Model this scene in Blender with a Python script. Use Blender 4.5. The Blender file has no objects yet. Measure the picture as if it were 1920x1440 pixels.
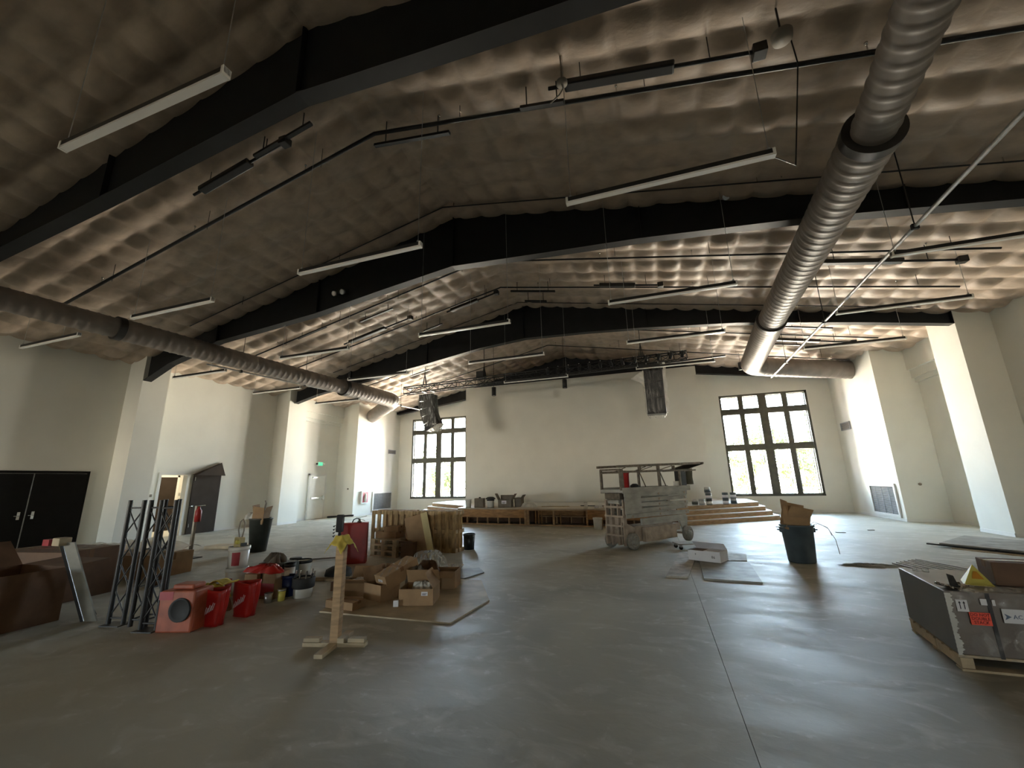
import bpy, bmesh, math, random
from mathutils import Vector, Matrix, Euler
random.seed(7)
C = bpy.context.scene.collection
SC = bpy.context.scene
PI = math.pi
# ------------------------------------------------------------------ camera
H = 1.67
F_PX, PITCH, YAW, ROLL = 765.5, math.radians(13.307), math.radians(18.709), math.radians(-1.247)
fw = Vector((-math.sin(YAW)*math.cos(PITCH), math.cos(YAW)*math.cos(PITCH), math.sin(PITCH)))
r0 = Vector((math.cos(YAW), math.sin(YAW), 0)); u0 = r0.cross(fw)
rt = r0*math.cos(ROLL) + u0*math.sin(ROLL); up = -r0*math.sin(ROLL) + u0*math.cos(ROLL)
cd = bpy.data.cameras.new('camera'); cam = bpy.data.objects.new('camera', cd); C.objects.link(cam)
cam.matrix_world = Matrix(((rt.x, up.x, -fw.x, 0), (rt.y, up.y, -fw.y, 0), (rt.z, up.z, -fw.z, H), (0, 0, 0, 1)))
cd.sensor_width = 36; cd.lens = 36*F_PX/1920; cd.clip_start = .05; cd.clip_end = 300
SC.camera = cam
# ------------------------------------------------------------------ world, sun, exposure
SC.view_settings.view_transform = 'Standard'; SC.view_settings.look = 'None'
SC.view_settings.gamma = 1; SC.view_settings.use_curve_mapping = False
SC.view_settings.exposure = 0.36
SKY, GROUND = 68.0, 125.0
w = bpy.data.worlds.new('daylight'); SC.world = w; w.use_nodes = True
nt = w.node_tree; nt.nodes.clear()
tc = nt.nodes.new('ShaderNodeTexCoord'); sx = nt.nodes.new('ShaderNodeSeparateXYZ')
mr = nt.nodes.new('ShaderNodeMapRange'); mr.inputs[1].default_value = -1; mr.inputs[2].default_value = 1
cr = nt.nodes.new('ShaderNodeValToRGB'); el = cr.color_ramp.elements
el[0].position = 0.0; el[0].color = (GROUND, GROUND*.86, GROUND*.70, 1)
el[1].position = 1.0; el[1].color = (SKY*.36, SKY*.62, SKY*1.0, 1)
for p_, c_ in ((.488, (GROUND, GROUND*.86, GROUND*.72, 1)), (.503, (SKY*.93, SKY*.98, SKY*1.0, 1)), (.60, (SKY*.70, SKY*.88, SKY*1.08, 1))):
    e_ = el.new(p_); e_.color = c_
bg = nt.nodes.new('ShaderNodeBackground'); wo = nt.nodes.new('ShaderNodeOutputWorld')
nt.links.new(tc.outputs['Generated'], sx.inputs[0]); nt.links.new(sx.outputs[2], mr.inputs[0])
nt.links.new(mr.outputs[0], cr.inputs[0]); nt.links.new(cr.outputs[0], bg.inputs[0]); nt.links.new(bg.outputs[0], wo.inputs[0])
sd = bpy.data.lights.new('sun', 'SUN'); sd.energy = 5; sd.angle = .01; sd.color = (1, .93, .82)
so = bpy.data.objects.new('sun', sd); C.objects.link(so); so.rotation_euler = (math.radians(38), 0, math.radians(-25)); so.location = (0, 30, 40)
def portal(x0, x1, z0, z1, y, rev=False):
    d = bpy.data.lights.new('window_portal', 'AREA'); d.shape = 'RECTANGLE'; d.size = x1-x0; d.size_y = z1-z0
    d.cycles.is_portal = True
    o = bpy.data.objects.new('window_portal', d); C.objects.link(o); o.location = ((x0+x1)/2, y, (z0+z1)/2)
    o.rotation_euler = (PI/2 if rev else -PI/2, 0, 0)
portal(-14.32, -10.56, .78, 5.57, 22.66); portal(3.34, 7.10, .78, 5.57, 22.66)
portal(-15.5, -12.6, 0, 2.3, -10.3, True); portal(4.0, 4.9, 0, 2.3, -10.3, True)
cy = SC.cycles
cy.use_denoising = True; cy.max_bounces = 10; cy.diffuse_bounces = 7; cy.glossy_bounces = 3; cy.transmission_bounces = 6
cy.transparent_max_bounces = 8; cy.sample_clamp_indirect = 12; cy.caustics_reflective = False; cy.caustics_refractive = False

# ------------------------------------------------------------------ mesh builder
def rotz(a): return Matrix.Rotation(a, 4, 'Z')
class MB:
    def __init__(s): s.v = []; s.f = []; s.sm = []
    def add(s, vs, fs, smooth=False):
        n = len(s.v); s.v += [tuple(q) for q in vs]
        for f in fs: s.f.append([n+i for i in f]); s.sm.append(smooth)
        return s
    def box(s, x0, x1, y0, y1, z0, z1, m=None):
        vs = [Vector((x, y, z)) for z in (z0, z1) for y in (y0, y1) for x in (x0, x1)]
        if m is not None: vs = [m @ q for q in vs]
        return s.add(vs, [(0, 2, 3, 1), (4, 5, 7, 6), (0, 1, 5, 4), (2, 6, 7, 3), (0, 4, 6, 2), (1, 3, 7, 5)])
    def cbox(s, c, d, m=None):
        M = Matrix.Translation(c)
        if m is not None: M = M @ m
        return s.box(-d[0]/2, d[0]/2, -d[1]/2, d[1]/2, -d[2]/2, d[2]/2, M)
    def bar(s, p, q, w, h, roll=0):
        p = Vector(p); q = Vector(q); d = q-p; L = d.length; d.normalize()
        a = Vector((0, 0, 1)) if abs(d.z) < .95 else Vector((0, 1, 0))
        x = d.cross(a).normalized(); z = x.cross(d).normalized()
        M = Matrix(((x.x, d.x, z.x, p.x), (x.y, d.y, z.y, p.y), (x.z, d.z, z.z, p.z), (0, 0, 0, 1))) @ Matrix.Rotation(roll, 4, 'Y')
        return s.box(-w/2, w/2, 0, L, -h/2, h/2, M)
    def tube(s, pts, r, n=8, caps=True):
        pts = [Vector(p) for p in pts]; rings = []
        rr = r if isinstance(r, (list, tuple)) else [r]*len(pts)
        t0 = (pts[1]-pts[0]).normalized(); a = Vector((0, 0, 1)) if abs(t0.z) < .9 else Vector((1, 0, 0))
        x = t0.cross(a).normalized()
        for i, p in enumerate(pts):
            t = ((pts[min(i+1, len(pts)-1)]-pts[max(i-1, 0)])).normalized()
            x = (x - t*x.dot(t)).normalized(); y = t.cross(x)
            rings.append([p + (x*math.cos(2*PI*k/n)+y*math.sin(2*PI*k/n))*rr[i] for k in range(n)])
        vs = [q for ring in rings for q in ring]
        fs = [(i*n+k, i*n+(k+1) % n, (i+1)*n+(k+1) % n, (i+1)*n+k) for i in range(len(pts)-1) for k in range(n)]
        s.add(vs, fs, n > 5)
        if caps:
            s.add(rings[0], [tuple(range(n))[::-1]]); s.add(rings[-1], [tuple(range(n))])
        return s
    def lathe(s, prof, n=24, c=(0, 0, 0), m=None, smooth=True):
        vs = []; c = Vector(c)
        for r, z in prof:
            for k in range(n):
                q = Vector((r*math.cos(2*PI*k/n), r*math.sin(2*PI*k/n), z))
                vs.append((m @ q if m is not None else q) + c)
        fs = [(i*n+k, i*n+(k+1) % n, (i+1)*n+(k+1) % n, (i+1)*n+k) for i in range(len(prof)-1) for k in range(n)]
        return s.add(vs, fs, smooth)
    def prism(s, poly, z0, z1, m=None):
        n = len(poly); vs = [Vector((x, y, z)) for z in (z0, z1) for x, y in poly]
        if m is not None: vs = [m @ q for q in vs]
        return s.add(vs, [tuple(range(n))[::-1], tuple(range(n, 2*n))] + [(i, (i+1) % n, n+(i+1) % n, n+i) for i in range(n)])
    def prismy(s, poly, y0, y1):      # polygon in x,z extruded along y
        n = len(poly); vs = [Vector((x, y, z)) for y in (y0, y1) for x, z in poly]
        return s.add(vs, [tuple(range(n)), tuple(range(n, 2*n))[::-1]] + [(i, n+i, n+(i+1) % n, (i+1) % n) for i in range(n)])
    def grid(s, fn, nu, nv, smooth=True):
        vs = [fn(i/nu, j/nv) for j in range(nv+1) for i in range(nu+1)]
        return s.add(vs, [(j*(nu+1)+i, j*(nu+1)+i+1, (j+1)*(nu+1)+i+1, (j+1)*(nu+1)+i) for j in range(nv) for i in range(nu)], smooth)
    def build(s, name, mat, parent=None, bevel=0, solid=0, loc=None):
        me = bpy.data.meshes.new(name); me.from_pydata(s.v, [], s.f)
        me.polygons.foreach_set('use_smooth', s.sm); me.update()
        bm = bmesh.new(); bm.from_mesh(me); bmesh.ops.recalc_face_normals(bm, faces=bm.faces); bm.to_mesh(me); bm.free()
        me.materials.append(mat)
        o = bpy.data.objects.new(name, me); C.objects.link(o)
        if parent is not None: o.parent = parent
        if loc is not None: o.location = loc
        if bevel:
            b = o.modifiers.new('bevel', 'BEVEL'); b.width = bevel; b.segments = 2; b.limit_method = 'ANGLE'
        if solid:
            b = o.modifiers.new('thickness', 'SOLIDIFY'); b.thickness = solid; b.offset = 0
        return o
def tag(o, label=None, cat=None, group=None, kind=None):
    if label: o['label'] = label
    if cat: o['category'] = cat
    if group: o['group'] = group
    if kind: o['kind'] = kind
    return o
def thing(name, label, cat, loc=(0, 0, 0), rz=0, group=None):
    o = bpy.data.objects.new(name, None); C.objects.link(o); o.empty_display_size = .1
    o.location = loc; o.rotation_euler = (0, 0, rz)
    return tag(o, label, cat, group)
def structure(o): return tag(o, kind='structure')
def copy_tree(o, parent=None):
    c = o.copy(); C.objects.link(c); c.parent = parent
    for ch in list(o.children): copy_tree(ch, c)
    return c
# ------------------------------------------------------------------ materials
def mat(name, col, rough=.6, metal=0, var=0, vscale=6, bump=0, bscale=30, spec=.5, col2=None, stretch=None, trans=0, alpha=1, coat=0, ramp=(.35, .65), rvar=0, detail=4):
    m = bpy.data.materials.new(name); m.use_nodes = True; t = m.node_tree; N = t.nodes; L = t.links
    b = N['Principled BSDF']; b.inputs['Base Color'].default_value = (*col, 1); b.inputs['Roughness'].default_value = rough
    b.inputs['Metallic'].default_value = metal; b.inputs['Specular IOR Level'].default_value = spec
    b.inputs['Transmission Weight'].default_value = trans; b.inputs['Alpha'].default_value = alpha; b.inputs['Coat Weight'].default_value = coat
    co = N.new('ShaderNodeTexCoord'); mp = N.new('ShaderNodeMapping'); L.new(co.outputs['Object'], mp.inputs[0])
    if stretch: mp.inputs['Scale'].default_value = stretch
    nz = N.new('ShaderNodeTexNoise'); nz.inputs['Scale'].default_value = vscale; nz.inputs['Detail'].default_value = detail
    L.new(mp.outputs[0], nz.inputs['Vector'])
    c2 = col2 if col2 else tuple(max(0, x*(1-var)) for x in col)
    if var or col2:
        rp = N.new('ShaderNodeValToRGB'); rp.color_ramp.elements[0].position = ramp[0]; rp.color_ramp.elements[1].position = ramp[1]
        rp.color_ramp.elements[0].color = (*c2, 1); rp.color_ramp.elements[1].color = (*col, 1)
        L.new(nz.outputs[0], rp.inputs[0]); L.new(rp.outputs[0], b.inputs['Base Color'])
    if rvar:
        mr = N.new('ShaderNodeMapRange'); mr.inputs[1].default_value = .3; mr.inputs[2].default_value = .7
        mr.inputs[3].default_value = max(.03, rough-rvar); mr.inputs[4].default_value = min(1, rough+rvar)
        n3 = N.new('ShaderNodeTexNoise'); n3.inputs['Scale'].default_value = vscale*1.7; n3.inputs['Detail'].default_value = 5
        L.new(mp.outputs[0], n3.inputs['Vector']); L.new(n3.outputs[0], mr.inputs[0]); L.new(mr.outputs[0], b.inputs['Roughness'])
    if bump:
        n2 = N.new('ShaderNodeTexNoise'); n2.inputs['Scale'].default_value = bscale; n2.inputs['Detail'].default_value = 5
        L.new(mp.outputs[0], n2.inputs['Vector'])
        bp = N.new('ShaderNodeBump'); bp.inputs['Strength'].default_value = bump; bp.inputs['Distance'].default_value = .02
        L.new(n2.outputs[0], bp.inputs['Height']); L.new(bp.outputs[0], b.inputs['Normal'])
    return m
def emit(name, col, s):
    m = mat(name, col); b = m.node_tree.nodes['Principled BSDF']
    b.inputs['Emission Color'].default_value = (*col, 1); b.inputs['Emission Strength'].default_value = s
    return m
M = {}
M['wall'] = mat('painted_drywall', (.74, .735, .67), .8, var=.05, vscale=1.2, bump=.05, bscale=60)
M['trim'] = mat('white_trim', (.72, .71, .67), .55, var=.04)
M['ceil'] = mat('painted_insulation', (.55, .44, .345), .55, var=.25, vscale=2.5, bump=.35, bscale=6, spec=.35, stretch=(1, 1.6, 1), rvar=.1)
M['beam'] = mat('black_steel', (.012, .013, .014), .55, var=.3, vscale=3, spec=.3)
M['black'] = mat('black_paint', (.014, .014, .014), .45, var=.3)
M['blackpl'] = mat('black_plastic', (.018, .018, .02), .35, var=.3)
M['duct'] = mat('grey_duct', (.24, .205, .18), .5, metal=.0, var=.2, vscale=3, spec=.4)
M['ductdark'] = mat('dark_duct_collar', (.03, .028, .026), .4, var=.3)
M['white'] = mat('white_plastic', (.86, .85, .80), .4, var=.05)
M['diff'] = mat('light_diffuser', (.95, .94, .91), .15, var=.02, spec=.9)
M['steel'] = mat('galvanised_steel', (.55, .55, .54), .35, metal=.7, var=.3, vscale=8)
M['chrome'] = mat('chrome', (.7, .7, .68), .2, metal=1, var=.1)
M['bronze'] = mat('bronze_window_frame', (.035, .032, .024), .45, var=.35, vscale=5, col2=(.06, .06, .035))
M['sashlit'] = mat('daylit_window_sash', (.62, .60, .52), .4, var=.1)
M['wood'] = mat('pine_lumber', (.50, .33, .18), .65, var=.35, vscale=5, stretch=(1, 1, 6), bump=.2, bscale=20)
M['woodx'] = mat('stage_plywood', (.46, .25, .10), .6, var=.4, vscale=4, stretch=(1, 1, 5), bump=.15, bscale=15)
M['pallet'] = mat('pallet_wood', (.55, .38, .19), .75, var=.45, vscale=5, stretch=(3, 3, 1), bump=.3)
M['palletpale'] = mat('pale_pallet_wood', (.58, .46, .30), .75, var=.3, vscale=5, bump=.3)
M['ply'] = mat('plywood_sheet', (.56, .46, .31), .6, var=.3, vscale=3, bump=.15, bscale=12)
M['plygrey'] = mat('dusty_grey_board', (.33, .32, .28), .6, var=.35, vscale=4, bump=.15, bscale=12)
M['plypale'] = mat('pale_plaster_board', (.50, .46, .38), .7, var=.4, vscale=7, bump=.2, bscale=12)
M['deck'] = mat('stage_deck', (.52, .44, .33), .5, var=.25, vscale=2.5)
M['deckw'] = mat('dusty_stage_tread', (.62, .60, .55), .4, var=.15, vscale=2)
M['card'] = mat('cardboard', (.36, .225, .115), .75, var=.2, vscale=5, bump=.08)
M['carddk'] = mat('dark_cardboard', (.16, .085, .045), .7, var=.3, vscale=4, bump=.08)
M['cardyel'] = mat('pale_cardboard', (.62, .52, .27), .7, var=.12, vscale=5)
M['tape'] = mat('packing_tape', (.22, .12, .06), .25, var=.1)
M['red'] = mat('red_painted_steel', (.33, .018, .015), .42, var=.25, vscale=6)
M['redpl'] = mat('red_plastic', (.48, .018, .014), .35, var=.3, vscale=5)
M['redlab'] = mat('red_label', (.40, .035, .045), .5, var=.2)
M['orange'] = mat('orange_plastic', (.42, .10, .045), .5, var=.35, vscale=6)
M['yellow'] = mat('yellow_cloth', (.66, .52, .10), .85, var=.2, vscale=8, bump=.3)
M['yelplain'] = mat('yellow_plastic', (.66, .58, .12), .55, var=.15)
M['orangep'] = mat('orange_print', (.62, .27, .02), .6, var=.1)
M['bucket'] = mat('white_bucket_plastic', (.72, .70, .64), .4, var=.12, vscale=6)
M['greycan'] = mat('grey_bin_plastic', (.085, .11, .125), .42, var=.25, vscale=5)
M['dgreycan'] = mat('dark_grey_bin_plastic', (.06, .065, .055), .5, var=.3)
M['lift'] = mat('dusty_lift_steel', (.44, .43, .385), .65, var=.35, vscale=2.2, bump=.15, bscale=14, stretch=(1, 1, 2.5))
M['lifttan'] = mat('dusty_tan_steel', (.46, .37, .29), .7, var=.3, vscale=5, bump=.3, bscale=18)
M['rail'] = mat('lift_guard_rail', (.17, .14, .105), .5, var=.5, vscale=12)
M['tyre'] = mat('dusty_tyre', (.33, .31, .27), .85, var=.3, vscale=14, bump=.3)
M['rubber'] = mat('dark_rubber', (.03, .03, .03), .7, var=.3)
M['film'] = mat('clear_plastic_film', (.75, .76, .74), .18, var=.08, bump=.8, bscale=9, alpha=.32, spec=.8)
M['filmw'] = mat('cloudy_plastic_film', (.78, .77, .70), .25, var=.12, bump=.9, bscale=9, alpha=.75, spec=.8)
M['wrap'] = mat('stretch_wrap', (.55, .52, .48), .12, var=.1, bump=1, bscale=14, alpha=.22, spec=1)
M['filmthin'] = mat('thin_plastic_film', (.8, .8, .78), .15, var=.1, bump=.8, bscale=9, alpha=.16, spec=1)
M['filmb'] = mat('bright_plastic_film', (.92, .91, .86), .3, var=.1, bump=.6, bscale=12, alpha=.9)
def streak_alpha(m, lo, hi, sc=(9, 9, 1.4)):
    t = m.node_tree; N = t.nodes; b = N['Principled BSDF']; co = N.new('ShaderNodeTexCoord'); mp = N.new('ShaderNodeMapping'); mp.inputs['Scale'].default_value = sc; mp.inputs['Rotation'].default_value = (0, .25, 0)
    nz = N.new('ShaderNodeTexNoise'); nz.inputs['Scale'].default_value = 1.3; nz.inputs['Detail'].default_value = 6; nz.inputs['Distortion'].default_value = .6
    rp = N.new('ShaderNodeMapRange'); rp.inputs[1].default_value = .48; rp.inputs[2].default_value = .68; rp.inputs[3].default_value = lo; rp.inputs[4].default_value = hi
    t.links.new(co.outputs['Object'], mp.inputs[0]); t.links.new(mp.outputs[0], nz.inputs['Vector']); t.links.new(nz.outputs[0], rp.inputs[0]); t.links.new(rp.outputs[0], b.inputs['Alpha'])
streak_alpha(M['filmthin'], .06, .34, (14, 14, 2)); streak_alpha(M['film'], .14, .6, (12, 12, 2)); streak_alpha(M['wrap'], .05, .5, (5, 5, 5))
M['crate'] = mat('wrapped_grey_board', (.20, .165, .14), .35, var=.12, vscale=3, bump=.1)
M['crateshade'] = mat('wrapped_board_shaded', (.13, .12, .11), .4, var=.12, vscale=3)
M['sticker'] = mat('red_orange_sticker', (.95, .10, .05), .5)
M['paper'] = mat('white_paper', (.75, .74, .76), .6, var=.04)
M['ink'] = mat('black_ink', (.03, .02, .03), .6)
M['inkred'] = mat('dark_red_ink', (.16, .01, .01), .6)
M['inkblue'] = mat('grey_blue_ink', (.12, .16, .24), .6)
M['blue'] = mat('blue_plastic_bag', (.08, .24, .42), .35, var=.4, vscale=9, bump=.5)
M['navy'] = mat('navy_plastic', (.01, .02, .08), .4, var=.2)
M['greybox'] = mat('dusty_brown_box', (.20, .17, .13), .7, var=.25)
M['bag'] = mat('olive_canvas', (.10, .095, .06), .8, var=.3, bump=.3)
M['leafdoor'] = mat('dark_brown_door', (.045, .033, .024), .7, spec=.15, var=.2, vscale=3)
M['leafblack'] = mat('near_black_door', (.009, .008, .007), .6, spec=.15, var=.2)
M['grille'] = mat('return_air_grille', (.30, .31, .32), .5, var=.1)
M['cable'] = mat('grey_cable', (.25, .22, .18), .6)
M['leaf'] = mat('leaves', (.03, .045, .008), .6, var=.45, vscale=9)
M['bark'] = mat('bark', (.16, .12, .08), .9, var=.4, vscale=10, bump=.5)
M['glass'] = None
g = bpy.data.materials.new('window_glass'); g.use_nodes = True; N = g.node_tree.nodes; L = g.node_tree.links; N.clear()
o_ = N.new('ShaderNodeOutputMaterial'); mx = N.new('ShaderNodeMixShader'); tb = N.new('ShaderNodeBsdfTransparent'); gb = N.new('ShaderNodeBsdfGlossy')
gb.inputs['Roughness'].default_value = .02; tb.inputs[0].default_value = (.93, .95, .94, 1)
fr = N.new('ShaderNodeFresnel'); L.new(fr.outputs[0], mx.inputs[0]); L.new(tb.outputs[0], mx.inputs[1]); L.new(gb.outputs[0], mx.inputs[2]); L.new(mx.outputs[0], o_.inputs[0])
M['glass'] = g
# leaves let light through
lf = M['leaf'].node_tree; lb = lf.nodes['Principled BSDF']; tr = lf.nodes.new('ShaderNodeBsdfTranslucent'); tr.inputs[0].default_value = (.045, .06, .008, 1)
mx = lf.nodes.new('ShaderNodeMixShader'); mx.inputs[0].default_value = .5
lf.links.new(lb.outputs[0], mx.inputs[1]); lf.links.new(tr.outputs[0], mx.inputs[2]); lf.links.new(mx.outputs[0], lf.nodes['Material Output'].inputs[0])
# concrete: troweled, patchy gloss, drips and scuffs
def concrete():
    m = bpy.data.materials.new('troweled_concrete'); m.use_nodes = True; t = m.node_tree; N = t.nodes; L = t.links; b = N['Principled BSDF']
    co = N.new('ShaderNodeTexCoord')
    def noise(sc, det=5, dist=0, st=None):
        n = N.new('ShaderNodeTexNoise'); n.inputs['Scale'].default_value = sc; n.inputs['Detail'].default_value = det; n.inputs['Distortion'].default_value = dist
        if st:
            mp = N.new('ShaderNodeMapping'); mp.inputs['Scale'].default_value = st; mp.inputs['Rotation'].default_value = (0, 0, .5); L.new(co.outputs['Object'], mp.inputs[0]); L.new(mp.outputs[0], n.inputs['Vector'])
        else: L.new(co.outputs['Object'], n.inputs['Vector'])
        return n
    def ramp(src, p0, c0, p1, c1):
        r = N.new('ShaderNodeValToRGB'); e = r.color_ramp.elements; e[0].position = p0; e[0].color = (*c0, 1); e[1].position = p1; e[1].color = (*c1, 1); L.new(src, r.inputs[0]); return r
    a = ramp(noise(.35, 6, .6).outputs[0], .35, (.31, .30, .25), .65, (.50, .485, .405))
    s = ramp(noise(2.2, 9, 1.0, (1, 1.6, 1)).outputs[0], .50, (0, 0, 0), .72, (1, 1, 1))
    d = ramp(noise(11, 5).outputs[0], .58, (0, 0, 0), .66, (1, 1, 1))
    m1 = N.new('ShaderNodeMixRGB'); m1.inputs[2].default_value = (.55, .54, .48, 1)
    f1 = N.new('ShaderNodeMath'); f1.operation = 'MULTIPLY'; f1.inputs[1].default_value = .75; L.new(s.outputs[0], f1.inputs[0]); L.new(f1.outputs[0], m1.inputs[0]); L.new(a.outputs[0], m1.inputs[1])
    m2 = N.new('ShaderNodeMixRGB'); m2.inputs[2].default_value = (.62, .61, .57, 1)
    f2 = N.new('ShaderNodeMath'); f2.operation = 'MULTIPLY'; L.new(s.outputs[0], f2.inputs[0]); L.new(d.outputs[0], f2.inputs[1]); L.new(f2.outputs[0], m2.inputs[0]); L.new(m1.outputs[0], m2.inputs[1])
    L.new(m2.outputs[0], b.inputs['Base Color'])
    rr = ramp(noise(1.1, 7, 1.0, (1, 1.8, 1)).outputs[0], .38, (.50, .50, .50), .62, (.62, .62, .62)); L.new(rr.outputs[0], b.inputs['Roughness'])
    bp = N.new('ShaderNodeBump'); bp.inputs['Strength'].default_value = .45; bp.inputs['Distance'].default_value = .005
    L.new(noise(9, 9, .6, (1, 1.6, 1)).outputs[0], bp.inputs['Height']); L.new(bp.outputs[0], b.inputs['Normal'])
    b.inputs['Specular IOR Level'].default_value = .4
    return m
M['conc'] = concrete()
M['blocker'] = mat('dark_light_blocker', (.05, .05, .048), .85, var=.3)  # dark surface of the added light-blocking slabs outside the entrances

# ------------------------------------------------------------------ the shell
XL, XR, YB, YF = -16.46, 9.27, 22.43, -10.0
RX, RZ, SL, SR = -4.4, 8.5, .219, .181
def cz(x): return RZ - (SL*(RX-x) if x < RX else SR*(x-RX))
# floor: slabs between saw-cut joints, each its own slab over a sub-base
fl = structure(MB().box(XL-.2, XR+.2, YF-.2, YB+.2, -.3, -.02).build('floor', M['conc']))
xs = [XL-.2, -8.6, .42, XR+.2]; ys = [YF-.2, 14.6, YB+.2]
for i in range(len(xs)-1):
    for j in range(len(ys)-1):
        MB().box(xs[i]+.0022, xs[i+1]-.0022, ys[j]+.0015, ys[j+1]-.0015, -.12, 0).build('floor_slab', M['conc'], fl)
# walls
def wallbox(name, boxes, m='wall'):
    b = MB()
    for q in boxes: b.box(*q)
    return structure(b.build(name, M[m]))
WL = (-14.32, -10.56); WR = (3.34, 7.10); WZ = (.78, 5.57)
wallbox('wall_back', [(XL-.2, WL[0], YB, YB+.28, 0, 8.9), (WL[1], WR[0], YB, YB+.28, 0, 8.9), (WR[1], XR+.2, YB, YB+.28, 0, 8.9),
                      (WL[0], WL[1], YB, YB+.28, 0, WZ[0]), (WR[0], WR[1], YB, YB+.28, 0, WZ[0]), (WL[0], WL[1], YB, YB+.28, WZ[1], 8.9), (WR[0], WR[1], YB, YB+.28, WZ[1], 8.9)])
D3 = (9.90, 10.80)
wallbox('wall_left', [(XL-.2, XL, YF, D3[0], 0, 6.4), (XL-.2, XL, D3[1], YB, 0, 6.4), (XL-.2, XL, D3[0], D3[1], 2.14, 6.4)])
wallbox('wall_right', [(XR, XR+.2, YF, YB, 0, 6.6)])
VB = ((-15.5, -12.6), (4.0, 4.9))
wallbox('wall_front', [(XL-.2, -15.5, YF-.2, YF, 0, 9), (-12.6, 4.0, YF-.2, YF, 0, 9), (4.9, XR+.2, YF-.2, YF, 0, 9), (-15.5, -12.6, YF-.2, YF, 2.3, 9), (4.0, 4.9, YF-.2, YF, 2.3, 9)])
for n_, (xa, xb) in enumerate(VB):     # glazed entrances behind the camera, under an added light-blocking slab
    e_ = MB()
    for x in (xa, xb-.05): e_.box(x, x+.05, YF-.15, YF-.05, 0, 2.3)
    e_.box(xa, xb, YF-.15, YF-.05, 2.25, 2.3); e_ = structure(e_.build('door_%d' % (5+n_), M['bronze']))
    MB().box(xa+.05, xb-.05, YF-.11, YF-.10, .01, 2.25).build('pane', M['glass'], e_)
SW = (-9.38, 2.16)
wallbox('wall_stage', [(SW[0], SW[1], 19.84, YB-.002, 0, 6.62)])
structure(MB().box(-26, 16, -18.5, YF-.22, -.2, -.01).build('ground_light_blocker', M['blocker']))  # unseen dark slab added to cut ground light reaching the near ceiling
structure(MB().box(-20, 10, -18.0, YF-.22, 2.42, 2.6).build('ceiling_light_blocker', M['blocker']))  # unseen overhead slab added to shade the ground slab below
# pilasters and duct chases up to the sloping ceiling
def column(name, x0, x1, y0, y1):
    b = MB(); b.prismy([(x0, 0), (x1, 0), (x1, cz(x1)+.1), (x0, cz(x0)+.1)], y0, y1)
    return structure(b.build(name, M['wall']))
column('wall_left_pilaster', XL+.002, -15.70, 8.42, 9.20); column('wall_left_pilaster', XL+.002, -15.70, 14.25, 15.28)
column('wall_right_pilaster', 8.48, XR-.002, 14.50, 15.72); column('wall_right_pilaster', 8.48, XR-.002, 8.42, 9.30)
column('wall_left_chase', XL+.002, -15.25, 18.45, YB-.002); column('wall_right_chase', 8.03, XR-.002, 18.35, YB-.002)
# stepped mouldings over the rear alcoves
k = 1
for s_, (xa, y0, y1) in (('l', (XL, 15.285, 18.445)), ('r', (XR, 15.725, 18.345))):
    for dz0, dz1, t in ((5.28, 6.05, .24), (4.98, 5.28, .16), (4.82, 4.98, .08)):
        x0, x1 = (xa+.002, xa+t) if s_ == 'l' else (xa-t, xa-.002)
        structure(MB().prismy([(x0, dz0), (x1, dz0), (x1, min(dz1, cz(x1))), (x0, min(dz1, cz(x0)))], y0, y1).build('trim_%d' % k, M['wall'])); k += 1
# baseboards
def basebd(name, segs):
    b = MB()
    for q in segs: b.box(*q, 0, .10)
    return structure(b.build(name, M['trim'], bevel=.004))
basebd('baseboard_left', [(XL, XL+.015, YF, 5.50), (XL, XL+.015, 7.93, 8.40), (XL, XL+.015, 9.22, 9.82), (XL, XL+.015, 10.88, 14.23), (XL, XL+.015, 15.30, 16.5), (XL, XL+.015, 17.75, 18.43),
                          (-15.70, -15.685, 8.42, 9.2), (-15.70, -15.685, 14.25, 15.28), (-15.25, -15.235, 18.45, 22.4), (XL, -15.70, 14.235, 14.25), (XL, -15.25, 18.435, 18.45)])
basebd('baseboard_right', [(XR-.015, XR, YF, 8.4), (XR-.015, XR, 9.32, 14.48), (XR-.015, XR, 15.74, 18.33), (8.465, 8.48, 14.5, 15.72), (8.015, 8.03, 18.35, 22.4), (8.03, XR, 18.335, 18.35), (8.48, XR, 14.485, 14.50)])
basebd('baseboard_back', [(-15.23, -11.4, YB-.015, YB), (4.5, 8.01, YB-.015, YB)])
# ceiling: quilted insulation sheets held by straps, on either side of the ridge
random.seed(11)
amp = {}
def puff(x, y):
    cx, cyy = .605, .62
    i, j = math.floor(x/cx), math.floor(y/cyy)
    if (i, j) not in amp:
        row = .10 if j % 2 == 0 else .07
        amp[(i, j)] = row*(.65+.8*random.random())
    u, v = x/cx-i, y/cyy-j
    z = amp[(i, j)]*(1-abs(2*u-1)**2.6)*(1-abs(2*v-1)**2.6)
    # heavier swag across the bay every other strap
    q = (y/1.86) % 1.0
    z += .035*math.exp(-((q-.5)/.10)**2)*(1+.35*math.sin(3.1*x+y))
    # gathered pleats along the ridge
    z += .018*math.exp(-((x-RX)/.7)**2)*math.sin(x*9+math.sin(y*7)*2+y*23)
    return z
def ceil_sheet(x0, x1, name):
    b = MB(); nx = int((x1-x0)/.0605); ny = int((YB-YF)/.062)
    def fn(u, v):
        x = x0+(x1-x0)*u; y = YF+(YB-YF)*v
        return (x, y, cz(x)-puff(x, y))
    b.grid(fn, nx, ny); return structure(b.build(name, M['ceil']))
ce = ceil_sheet(XL, RX, 'ceiling'); ce2 = ceil_sheet(RX, XR, 'ceiling')
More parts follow.
